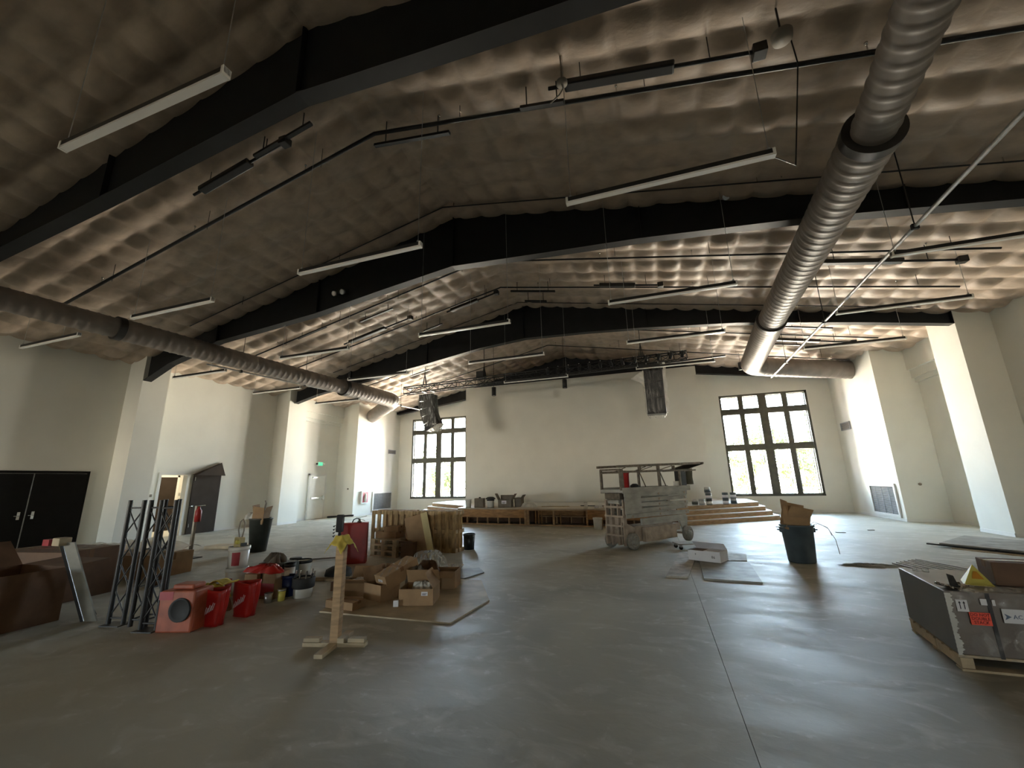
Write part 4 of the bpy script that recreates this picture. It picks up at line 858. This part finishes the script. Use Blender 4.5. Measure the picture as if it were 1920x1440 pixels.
lab('red_sticker', .128, .268, .245, .345, 'sticker', .0195)
for i, s_ in enumerate(('DO NOT', 'DOUBLE', 'STACK')): text('lettering', s_, .033, M['inkred'], cr_, (.198, -.0215, .326-.030*i), (PI/2, 0, 0), .0008)
lab('white_tab', .225, .268, .405, .455, 'paper'); lab('white_tab', .302, .322, .405, .452, 'paper', .0195)
lab('carrier_label', .35, .80, .275, .385, 'paper'); text('lettering', 'AC', .045, M['inkblue'], cr_, (.415, -.0205, .325), (PI/2, 0, 0), .0008, 'LEFT')
MB().add([(.36, -.0205, .35), (.405, -.0205, .325), (.36, -.0205, .30), (.372, -.0205, .325)], [(0, 1, 2, 3)]).build('logo_print', M['inkblue'], cr_)
ZC = .636
sg = thing('caution_stand', 'yellow folded caution sign with orange print standing on the crate', 'sign', (2.72, 5.25, ZC), -.3)
MB().add([(-.10, 0, 0), (.10, 0, 0), (0, .10, .17), (-.08, .24, 0)], [(0, 1, 2), (0, 2, 3), (1, 3, 2), (0, 3, 1)]).build('body', M['yelplain'], sg)
MB().add([(-.035, .031, .055), (.045, .031, .055), (.012, .064, .115), (-.012, .064, .115)], [(0, 1, 2, 3)]).build('print', M['orangep'], sg, loc=(0, -.004, 0))
carton('cardboard_box', 'small brown carton with tape on the crate behind the caution sign', 3.10, 5.42, ZC, .42, .28, .20, -.15, 'carddk', labels=((.18, .13, .05, .06),))
fo = thing('foil_tray', 'shiny crumpled foil tray with black phone stand on the crate corner', 'tray', (2.45, 5.10, ZC), .2)
MB().grid(lambda u, v: (-.09+.18*u, -.06+.14*v, .004+.03*abs(u-.5)*2+.012*math.sin(u*21+v*17)), 12, 10).build('foil', M['chrome'], fo, solid=.002)
MB().add([(-.02, .0, .01), (.05, .0, .012), (.045, .03, .10), (-.015, .02, .12)], [(0, 1, 2, 3)]).box(-.05, .06, -.02, .04, .018, .026).build('black_bracket', M['black'], fo, solid=.003)
tag(MB().tube([(2.50, 5.85, ZC+.02), (2.62, 5.80, ZC+.02)], .02, 10).build('plastic_roll', M['film']), 'small clear roll lying on the far crate edge', 'roll')

# ------------------------------------------------------------------ post with yellow rag
po = thing('wooden_post_stand', 'upright pine post on a crossed block base in the foreground', 'post', (-3.40, 3.98, 0), .25)
MB().box(-.045, .045, -.045, .045, .04, 1.10).build('post', M['wood'], po, bevel=.004)
MB().box(-.34, .34, -.045, .045, 0, .04).build('foot', M['ply'], po, bevel=.004); MB().box(-.045, .045, -.34, -.047, 0, .04).box(-.045, .045, .047, .34, 0, .04).build('foot', M['ply'], po, bevel=.004)
MB().box(.15, .33, -.035, .035, .041, .08).build('block', M['ply'], po, bevel=.003); MB().box(-.34, -.16, -.035, .035, .041, .08).build('block', M['ply'], po, bevel=.003); MB().box(.047, .12, -.06, .06, .041, .09).build('block', M['ply'], po, bevel=.003)
def rag(u, v):
    a, c = -.17+.34*u, -.17+.34*v; ex, ey = max(abs(a)-.047, 0), max(abs(c)-.047, 0)
    x = math.copysign(min(abs(a), .047)+ex*.62, a); y = math.copysign(min(abs(c), .047)+ey*.62, c)
    return (x, y, 1.108-.72*(ex+ey)+.006*math.sin(u*19+v*5)+.005*math.sin(v*23))
tag(MB().grid(rag, 28, 28).build('yellow_rag', M['yellow'], None, loc=(-3.40, 3.98, 0), solid=.003), 'yellow cloth rag draped over the top of pine post', 'rag').rotation_euler = (0, 0, -.1)

# ------------------------------------------------------------------ centre heap on the plywood
sheet('plywood_sheet', 'large tan plywood sheet on the floor under the box heap', [(-4.45, 4.86), (-2.51, 4.90), (-2.42, 5.93), (-3.0, 7.0), (-4.9, 7.05)], .018, 'ply')
carton('open_carton', 'open brown carton with labels at the front of the heap', -3.36, 5.60, .02, .48, .42, .21, .28, 'card', [('r', -.55), ('b', -.5)], labels=((.12, .15, .09, .05),))
crumple('crumpled_packaging', 'crumpled grey packaging spilling from the open front carton', -3.36, 5.66, .06, .36, .34, .20, 'filmw', 'packaging', 41)
w1 = carton('wrapped_carton', 'glossy wrapped brown carton tilted on top of the heap', -3.86, 5.82, .24, .27, .60, .21, .35, 'card', labels=((0, .14, .10, .035), (0, .05, .08, .03))); w1.rotation_euler = (.32, .0, -.35)
MB().grid(lambda u, v: (-.14+.28*u, -.31+.62*v, .207+.006*math.sin(u*13+v*23)), 16, 24).build('clear_wrap', M['film'], w1)
carton('small_carton', 'narrow upright brown carton left of the wrapped carton', -4.16, 5.95, .02, .14, .12, .34, .1, 'card', [('l', .3), ('b', .2)])
carton('open_carton', 'open brown carton in shade at the left of the heap', -4.02, 5.62, .02, .40, .34, .22, -.3, 'card', [('l', .25)])
carton('flat_carton', 'low brown carton lying behind the pine post', -4.23, 5.10, .02, .50, .24, .10, -.1, 'card')
carton('open_carton', 'shallow open carton with white film just right of the post', -4.52, 5.75, .02, .46, .36, .19, .2, 'card', [('b', .5), ('f', 1.1)])
crumple('white_film', 'bright white film on the shallow carton by the post', -4.50, 5.78, .17, .40, .18, .06, 'paper', 'film', 43)
carton('brown_carton', 'brown carton behind the open front carton at the heap right', -3.45, 6.45, .02, .50, .36, .26, .2, 'card', [('f', 1.9)])
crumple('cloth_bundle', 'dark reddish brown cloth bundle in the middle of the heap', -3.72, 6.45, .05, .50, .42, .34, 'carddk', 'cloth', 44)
crumple('packing_paper', 'grey crumpled packing paper in the heap centre', -3.62, 5.95, .02, .34, .36, .38, 'greybox', 'packaging', 45)
crumple('plastic_film', 'cloudy plastic film between heap and leaning long box', -4.05, 7.05, .02, .7, .5, .42, 'film', 'plastic film', 46)
bx = thing('clear_tub', 'clear round plastic tub on the floor behind the heap', 'tub', (-3.75, 7.35, .02)); MB().lathe([(0, 0), (.15, 0), (.17, .10), (.20, .11), (.20, .13), (.16, .13), (.14, .02), (0, .02)], 24).build('body', M['film'], bx)
carton('crumb_scrap', 'small pale paper scrap on the plywood front', -3.55, 5.30, .02, .07, .05, .08, .4, 'paper', tape=False, cat='scrap')
sheet('thin_tile', 'thin grey tile sheet on floor right of the heap', [(-3.72, 7.11), (-3.36, 7.05), (-3.20, 7.60), (-3.45, 7.95), (-3.9, 7.7)], .02, 'plygrey')
tag(MB().bar((-3.72, 7.25, .03), (-3.88, 8.1, .03), .03, .02).build('wood_stick', M['palletpale']), 'thin pale stick lying against the grey tile sheet', 'stick')
bucket('black_bucket', 'black bucket standing alone right of the upright pallets', -4.66, 10.08, 0, .15, .38, 'blackpl', 'blackpl')

# pallets standing on edge, stack of three and cartons
def pallet_up(label, x, y, rz, w=1.1, h=.97):
    p = thing('upright_pallet', label, 'pallet', (x, y, 0), rz, 'pallets standing on edge')
    n = 7
    for k_ in range(n): MB().box(-w+.0+k_*(w-.10)/(n-1), -w+.10+k_*(w-.10)/(n-1), -.02, 0, 0, h).build('slat', M['pallet'], p, bevel=.003)
    for z in (.0, h/2-.045, h-.09): MB().box(-w, 0, 0, .09, z, z+.09).build('stringer', M['pallet'], p, bevel=.003)
    for z in (.0, h/2-.045, h-.09): MB().box(-w, 0, .09, .108, z, z+.09).build('back_slat', M['pallet'], p, bevel=.003)
    return p
pallet_up('front upright pallet at the right of the standing row', -4.72, 9.47, .03, 1.30, .97)
pallet_up('second upright pallet just behind the front right one', -4.70, 9.62, .02, 1.25, .96)
pallet_up('third upright pallet behind the front pair at right', -4.70, 9.77, .02, 1.2, .97)
pallet_up('upright pallet at the left of the standing row', -6.05, 9.50, .0, 1.15, .97)
carton('tall_carton', 'tall brown carton standing behind the left upright pallets', -6.55, 10.1, 0, 1.1, .5, .88, 0, 'card')
pallet_up('upright pallet behind the left one of the row', -5.95, 9.68, .0, 1.2, .98)
for i in range(3):
    p = thing('low_pallet', '%s pallet of the small flat stack behind the red cabinet' % ['bottom', 'middle', 'top'][i], 'pallet', (-6.62, 8.74, i*.127), -.16, 'flat pallets in the small stack')
    for y in (0, .36, .70):
        for x in (0, .33, .68): MB().box(x, x+.12, y, y+.09, .02, .105).build('block', M['palletpale'], p, bevel=.003)
    for y in (-.002, .34, .69): MB().box(-.01, .81, y, y+.11, 0, .019).build('bottom_board', M['palletpale'], p)
    for k_ in range(6): MB().box(-.01, .81, k_*.14-.003, k_*.14+.09, .106, .125).build('deck_board', M['palletpale'], p, bevel=.002)
zt = .381
carton('brown_carton', 'wide low brown carton on the small pallet stack', -6.25, 9.05, zt, .46, .36, .14, 0, 'card')
carton('brown_carton', 'brown carton stacked on the wide low one', -6.22, 9.08, zt+.143, .38, .32, .12, .1, 'card')
carton('brown_carton', 'square brown carton standing before the upright pallets', -5.62, 9.10, .0, .36, .34, .70, .05, 'card')
carton('brown_carton', 'small brown carton at left top of the pallet stack', -6.52, 8.95, zt, .16, .2, .16, .3, 'card')
lb2 = thing('long_carton', 'long pale yellow edged carton leaning against the brown boxes', 'cardboard box', (-5.02, 8.70, 0)); lb2.rotation_euler = (-.08, -.27, .12)
MB().box(-.42, 0, -.0, .22, 0, 1.0).build('body', M['card'], lb2, bevel=.004); MB().box(.0, .03, -.004, .224, 0, 1.0).box(0, .16, -.006, -.001, .0, 1.0).build('pale_edge', M['cardyel'], lb2)
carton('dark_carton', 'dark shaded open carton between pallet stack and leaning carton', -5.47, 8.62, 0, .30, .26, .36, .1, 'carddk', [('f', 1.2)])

# red cabinet and extinguisher, floor machine
rc = thing('red_cabinet', 'plain red steel cabinet standing behind the pine post', 'cabinet', (-6.42, 7.85, 0), .55)
MB().box(-.30, .30, -.12, .12, .0, .84).build('body', M['red'], rc, bevel=.012); MB().box(-.27, .27, -.127, -.121, .04, .80).build('door', M['red'], rc, bevel=.004); MB().cbox((.22, -.135, .45), (.02, .015, .08)).build('handle', M['red'], rc)
fe = thing('extinguisher_valve', 'chrome and black extinguisher valve with hose on the red cabinet', 'extinguisher', (-6.32, 7.9, .842), .3)
MB().lathe([(0, 0), (.05, 0), (.05, .02), (.02, .04), (.02, .08), (0, .08)], 14).build('neck', M['chrome'], fe); MB().bar((-.05, 0, .09), (.16, 0, .13), .02, .012).bar((0, 0, .07), (.12, 0, .03), .02, .012).build('lever', M['chrome'], fe)
MB().tube([(0, 0, .06), (-.06, 0, .09), (-.13, 0, .06), (-.16, 0, 0), (-.16, 0, -.03)], .012, 8).build('hose', M['rubber'], fe)
fm2 = thing('floor_machine', 'black upright floor machine with a wide handle bar', 'floor machine', (-5.78, 6.72, 0), .35)
MB().lathe([(0, 0), (.22, 0), (.24, .04), (.22, .13), (.12, .18), (0, .19)], 28).build('base', M['rubber'], fm2); MB().tube([(0, 0, .15), (-.04, .03, .6), (-.05, .05, 1.0)], .028, 8).build('shaft', M['rubber'], fm2)
MB().box(-.11, .02, -.02, .08, .78, 1.10).build('control_head', M['blackpl'], fm2, bevel=.02); MB().tube([(-.30, .03, 1.06), (.20, .03, 1.08)], .016, 8).build('handle_bar', M['black'], fm2)
for z in (.70, .76, .82, .88): MB().tube([(-.13, -.02, z), (-.16, .0, z+.01), (-.13, .03, z+.02)], .008, 6).build('cable_coil', M['rubber'], fm2)
for s_ in (-1, 1): MB().lathe([(0, -.02), (.07, -.02), (.07, .02), (0, .02)], 16, (.02, s_*.2, .07), Matrix.Rotation(PI/2, 4, 'X')).build('wheel', M['rubber'], fm2)

# ------------------------------------------------------------------ left clutter
bk = bucket('white_bucket', 'lower of two stacked white buckets with red label', -6.56, 5.28, 0, .155, .40, lab=(.06, .26, -1.95, -1.0, 'redlab'))
bucket('white_bucket', 'upper white bucket with red label stacked on the lower', -6.56, 5.28, .30, .15, .42, lab=(.14, .34, -1.35, -.55, 'redlab'), handle=False)
sc = thing('sprayer_head', 'tan spray gun head with hose loop sticking from white buckets', 'sprayer', (-6.56, 5.28, .72))
MB().box(-.09, .05, -.05, .05, -.05, .14).build('housing', M['cardyel'], sc, bevel=.02); MB().lathe([(0, 0), (.035, 0), (.03, .04), (0, .04)], 14, (.02, -.05, .07), Matrix.Rotation(PI/2, 4, 'X')).build('nozzle', M['yelplain'], sc)
MB().tube([(-.03, 0, .12), (-.07, 0, .25), (-.05, 0, .38), (0, 0, .42), (.045, 0, .36), (.05, 0, .24), (.02, 0, .12)], .011, 8).build('hose', M['cable'], sc)
MB().tube([(-.09, 0, .15), (-.26, -.02, .15)], .007, 6).build('wand', M['white'], sc); MB().box(-.02, .09, -.03, .05, .0, .05).build('trigger', M['black'], sc)
gc = thing('grey_bin', 'dark olive grey bin with carton scraps at the left middle', 'trash can', (-10.1, 8.65, 0), .2)
MB().lathe([(0, 0), (.20, 0), (.27, .80), (.285, .80), (.285, .84), (.25, .84), (.19, .03), (0, .03)], 30).build('body', M['dgreycan'], gc)
c2_ = carton('torn_carton', 'torn brown carton piece jammed in the olive grey bin', -10.05, 8.58, .72, .30, .28, .30, .3, 'card', [('l', .3), ('r', .2), ('f', .2)]); c2_.rotation_euler = (.1, .15, .3)
tag(MB().tube([(-10.0, 8.6, .9), (-9.88, 8.56, 1.22)], .02, 8).tube([(-9.88, 8.56, 1.22), (-9.92, 8.56, 1.29)], .014, 6).build('broken_stick', M['cable']), 'thin broken stick poking up from the olive grey bin', 'stick')
crumple('plastic_film', 'pinkish plastic film over the left edge of grey bin', -10.28, 8.5, .82, .3, .26, .16, 'filmw', 'plastic film', 51)
# red bags
def redbag(label, x, y, rz, w=.30, d=.18, h=.42):
    b = thing('red_tote', label, 'red tote', (x, y, 0), rz, 'red totes on the floor at left')
    def fn(u, v):
        th = 2*PI*u; c, s_ = math.cos(th), math.sin(th); k2 = (abs(c)**6+abs(s_)**6)**(-1/6); sc_ = .78+.22*v
        return (w/2*k2*c*sc_+.008*math.sin(th*5+v*7), d/2*k2*s_*sc_, h*v*(1+.03*math.sin(th*2)))
    MB().grid(fn, 32, 10).build('body', M['redpl'], b, solid=.004); MB().prism([(-w*.36, -d*.36), (w*.36, -d*.36), (w*.36, d*.36), (-w*.36, d*.36)], .004, .01).build('bottom', M['redpl'], b)
    for i in range(9): MB().bar((-.10+i*.02, -d/2*.92-.006, .10+i*.012), (-.085+i*.021, -d/2*.93-.006, .16+i*.014+.02*(i % 2)), .006, .003).build('worn_lettering', M['paper'], b)
    return b
redbag('front left bright red plastic tote with worn white lettering', -5.40, 4.10, .18); redbag('bright red plastic tote right behind the other red one', -5.36, 4.50, .05, .32, .2, .42)
tag(MB().grid(lambda u, v: (-.17+.34*u, -.07+.15*v, .03*math.sin(u*6)+.05*u), 14, 6).build('yellow_glove', M['yellow'], None, loc=(-5.52, 4.28, .43), solid=.01), 'yellow cloth lying between orange case and red totes', 'cloth')
oc = thing('orange_case', 'dull orange case with large round black opening by the trusses', 'case', (-5.62, 3.90, 0), .28)
MB().box(-.22, .22, -.15, .15, 0, .46).build('body', M['orange'], oc, bevel=.02); MB().lathe([(0, .0), (.11, .0), (.13, .02), (.135, -.005)], 28, (.06, -.152, .25), Matrix.Rotation(PI/2, 4, 'X')).build('round_cover', M['rubber'], oc)
MB().box(-.12, .15, -.10, .10, .462, .52).build('lid_block', M['orange'], oc, bevel=.02); MB().box(-.222, -.05, -.152, -.149, .36, .45).build('pale_panel', M['redlab'], oc)
# row of cartons and tins behind the totes
c_ = carton('retail_carton', 'white fronted carton with black letters under the red bag', -6.02, 5.22, 0, .22, .30, .36, .15, 'card'); MB().box(-.10, .03, -.153, -.151, .05, .26).build('paper_label', M['paper'], c_); text('lettering', 'U', .08, M['ink'], c_, (-.035, -.155, .20), (PI/2, 0, 0)); text('lettering', 'RS', .07, M['ink'], c_, (-.035, -.155, .10), (PI/2, 0, 0))
c_ = carton('retail_carton', 'brown carton with red label band next to lettered one', -5.78, 5.32, 0, .26, .30, .36, .12, 'card'); MB().box(-.12, .12, -.153, -.151, .05, .22).build('paper_label', M['redlab'], c_); MB().box(-.13, -.11, -.154, -.15, .0, .36).build('tape', M['rubber'], c_)
crumple('red_bag', 'dark red plastic bag lying on the two lettered cartons', -5.92, 5.28, .362, .62, .34, .10, 'redpl', 'bag', 61)
crumple('tan_cloth', 'tan crumpled cloth on the left behind the red bag', -6.30, 5.75, .40, .4, .24, .14, 'greybox', 'cloth', 62)
tag(MB().box(-.25, .25, -.2, .2, 0, .39).build('storage_bin', M['dgreycan'], None, loc=(-6.30, 5.85, 0), bevel=.02), 'dark storage bin under the tan crumpled cloth', 'bin')
bucket('paint_pail', 'white pail with black rim at the back of left clutter', -6.18, 6.25, 0, .15, .36, rim='black', handle=False)
paint = bucket('small_can', 'small open tin with dark rim before the white pail', -5.95, 5.75, .0, .085, .40, 'bucket', 'black', cat='can', handle=False)
bucket('small_can', 'small white pot with black top left of white pail', -6.45, 6.35, .0, .10, .36, 'bucket', 'black', cat='can', handle=False, lid=True)
bucket('navy_pot', 'navy blue tub between the cartons and the tool bucket', -5.60, 5.42, 0, .10, .30, 'navy', 'navy', cat='tub', handle=False)
tb_ = bucket('tool_bucket', 'white bucket with black organiser full of tools', -5.33, 5.44, 0, .15, .27, rim='black', handle=False)
MB().lathe([(.152, .13), (.162, .14), (.166, .27), (.15, .28), (.146, .27)], 28).build('organiser', M['rubber'], tb_)
for i in range(9):
    a = 2*PI*i/9; rr = .13; x, y = rr*math.cos(a), rr*math.sin(a)*.9
    tag(MB().tube([(x, y, .20), (x*1.1+.02, y*1.1, .34+.02*(i % 3))], .013, 8).build('hand_tool', M['chrome' if i % 3 else 'black'], None, loc=(-5.33, 5.44, 0)), '%s hand tool in the tool bucket, %s one going round from the right' % ('chrome' if i % 3 else 'black', ORD[i]), 'tool', 'hand tools in the bucket')
bucket('small_can', 'small grey tin standing low left of the tool bucket', -5.58, 5.05, 0, .055, .13, 'steel', 'steel', cat='can', handle=False)
bucket('small_can', 'yellowish tin next to the low grey one', -5.47, 5.18, 0, .055, .16, 'yelplain', 'steel', cat='can', handle=False)
for i, (a, b_) in enumerate((((-6.2, 6.35), (-5.0, 6.75)), ((-6.1, 6.25), (-5.1, 6.55)))): tag(MB().bar((*a, .02), (*b_, .02), .05, .03).build('lumber_piece', M['palletpale']), ('far' if i == 0 else 'near')+' pale lumber strip on floor left of the floor machine', 'lumber')
tag(MB().bar((-7.55, 7.9, .03), (-6.6, 8.6, .03), .04, .03).build('pipe_length', M['greybox']), 'thin dark pipe lying on floor toward the red cabinet', 'pipe')
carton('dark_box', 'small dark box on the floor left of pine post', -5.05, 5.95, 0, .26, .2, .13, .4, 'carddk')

# upright truss sections
def up_truss(label, x, y, rz, box=False):
    t_ = thing('truss_section', label, 'truss', (x, y, 0), rz, 'black truss sections standing upright'); w_ = .215; h = 1.52
    for sy_ in ((0, .2) if box else (0,)):
        for sx_ in (0, w_): MB().tube([(sx_, sy_, 0), (sx_, sy_, h)], .0265, 12).build('chord', M['black'], t_)
        n = 4
        for k_ in range(n):
            z0 = .10+k_*(h-.22)/n; z1 = .10+(k_+1)*(h-.22)/n
            for a, b_ in ((0, w_), (w_, 0)): MB().tube([(a, sy_, z0), (b_, sy_, z1)], .009, 6).build('lattice_brace', M['black'], t_)
        for z in (h-.10, .08): MB().tube([(0, sy_, z), (w_, sy_, z)], .011, 6).build('end_brace', M['black'], t_)
    if box:
        for z in (h-.10, .45, .9, .08):
            for x_ in (0, w_): MB().tube([(x_, 0, z), (x_, .2, z)], .010, 6).build('end_brace', M['black'], t_)
    else: MB().box(-.03, w_+.03, -.09, .09, 0, .012).build('base_plate', M['black'], t_)
    return t_
up_truss('left upright black truss section near the cardboard boxes', -6.75, 3.75, .2); up_truss('middle upright black truss section of the standing three', -6.38, 3.78, .2, True); up_truss('right upright black truss section beside the orange case', -6.08, 3.72, .2)

# far left: big boxes, wrap, A-frame
carton('large_carton', 'large dark brown carton at the far left edge', -8.12, 3.20, 0, .98, .92, .66, .06, 'carddk', [('l', .9), ('b', 1.5)])
carton('large_carton', 'wide dark carton behind the far left one with glossy wrap', -9.5, 4.35, 0, 1.5, .8, .74, .15, 'carddk')
tag(MB().grid(lambda u, v: (-.55+1.1*u, -.36+.72*v, .0+.004*math.sin(u*11+v*6)), 20, 14).build('plastic_sheet', M['wrap'], None, loc=(-9.5, 4.35, .75)), 'flat glossy plastic on top of the wide dark left carton', 'plastic sheet')
carton('long_carton', 'long brown carton behind the truss covered with plastic', -10.35, 5.85, 0, 2.4, .8, .42, .12, 'card')
def pls(u, v):
    x = -1.3+2.6*u; y = -.42+.9*v
    return (x, y, .03+.09*abs(math.sin(x*5+y*3))*abs(math.cos(y*7+x))+.10*math.sin(PI*u)*abs(math.sin(9*u))-(.2 if v < .06 and u > .85 else 0))
po_ = tag(MB().grid(pls, 70, 20).build('plastic_sheeting', M['filmw'], None, loc=(-10.35, 5.85, .43)), 'crumpled shiny plastic sheeting on the long left carton', 'plastic sheeting'); po_.rotation_euler = (0, 0, .12)
tag(MB().box(-.09, .09, -.05, .05, 0, .10).build('pink_scrap', M['redlab'], None, loc=(-9.95, 4.45, .755)), 'small pinkish scrap on top of the wide left carton', 'scrap')
af = thing('leaning_board', 'narrow grey board on dark legs with tan top by left cartons', 'board', (-7.24, 3.75, 0))
MB().add([(.02, .0, 0), (.17, .05, .0), (-.11, -.21, 1.0), (-.25, -.26, 1.0)], [(0, 1, 2, 3)]).build('grey_panel', M['plygrey'], af, solid=.02)
MB().bar((-.01, -.01, 0), (-.28, -.27, 1.0), .045, .03).bar((-.22, .22, 0), (-.28, -.22, .98), .04, .025).build('dark_leg', M['black'], af); MB().box(-.36, -.20, -.33, -.20, .96, 1.06).build('tan_cap', M['ply'], af, bevel=.01)
MB().bar((-.26, -.12, .62), (-.33, -.27, .98), .06, .02).build('tan_strip', M['ply'], af)
carton('small_box', 'small dark open box on the floor behind the truss', -8.55, 5.35, 0, .22, .16, .10, .3, 'carddk', [('b', .8)])
bucket('paper_cup', 'small white cup on the floor behind the leaning board', -8.65, 5.0, 0, .035, .11, handle=False, cat='cup')
bx2 = carton('flat_carton', 'flattened tan carton on floor beyond the trusses', -11.6, 9.0, 0, 1.1, .5, .07, .2, 'ply', tape=False)
rp = thing('red_post', 'slim pale post with a red extinguisher hanging near trusses', 'post', (-11.0, 7.55, 0))
MB().box(-.03, .03, -.03, .03, 0, 1.22).build('post', M['plypale'], rp); MB().lathe([(0, 0), (.07, 0), (.07, .26), (.03, .32), (.03, .36), (0, .36)], 14, (.08, 0, .84)).build('extinguisher', M['red'], rp); MB().tube([(.03, 0, 1.21), (.28, .0, 1.23)], .012, 6).build('bracket', M['chrome'], rp); MB().box(-.12, .3, -.1, .1, 0, .02).build('base', M['black'], rp)
crumple('film_scrap', 'thin bright plastic scrap on the floor before the olive bin', -8.3, 6.9, .0, .8, .22, .03, 'film', 'plastic scrap', 71)
crumple('yellow_rags', 'dim yellowish rags on floor behind the orange case', -6.9, 5.1, 0, .7, .4, .16, 'yellow', 'rags', 72)
crumple('brown_rags', 'dark brown rubble bag behind the red totes', -6.2, 4.6, 0, .7, .4, .20, 'carddk', 'rags', 73)

# ------------------------------------------------------------------ trees beyond the windows
def tree(label, x, y, h, w, seed, n=2600):
    rnd = random.Random(seed); t = thing('tree', label, 'tree', (x, y, -.4), 0, 'trees beyond the windows')
    MB().tube([(0, 0, 0), (.1, 0, h*.35), (0, .05, h*.7)], [.12, .08, .03], 8).tube([(.08, 0, h*.3), (w*.3, .1, h*.6)], [.05, .02], 6).tube([(.08, 0, h*.35), (-w*.3, -.1, h*.65)], [.05, .02], 6).build('trunk', M['bark'], t)
    cl_ = [(rnd.uniform(-w/2, w/2), rnd.uniform(-w/2, w/2), rnd.uniform(.08, 1)*h, rnd.uniform(.3, .75)) for _ in range(16)]
    b = MB()
    for _ in range(n):
        cx_, cy_, cz_, r = rnd.choice(cl_); v = Vector((rnd.gauss(0, 1), rnd.gauss(0, 1), rnd.gauss(0, 1)))*r*.55
        c = Vector((cx_, cy_, cz_))+v; s = rnd.uniform(.05, .11); m = Euler((rnd.uniform(0, 6), rnd.uniform(0, 6), rnd.uniform(0, 6))).to_matrix()
        b.add([c+m @ Vector(q)*s for q in ((-.5, -1, 0), (.5, -1, .1), (.6, .3, 0), (0, 1, .1), (-.6, .3, 0))], [(0, 1, 2, 3, 4)])
    b.build('foliage', M['leaf'], t)
for i, (x, y, h, w_) in enumerate(((-21.5, 31, 5.2, 2.6), (-18.6, 33.5, 4.6, 2.6), (-16.2, 30, 3.9, 2.2), (-13.5, 34, 5.4, 2.6), (4.4, 31, 4.0, 2.0), (6.6, 33, 5.0, 2.6), (9.0, 31.5, 4.9, 2.4), (11.3, 34, 6.2, 2.8), (13.5, 31, 4.6, 2.6))):
    tree('leafy green tree outside, %s seen through the %s window' % (['first', 'second', 'third', 'fourth', 'first', 'second', 'third', 'fourth', 'fifth'][i], 'left' if i < 4 else 'right'), x, y, h, w_, 100+i)
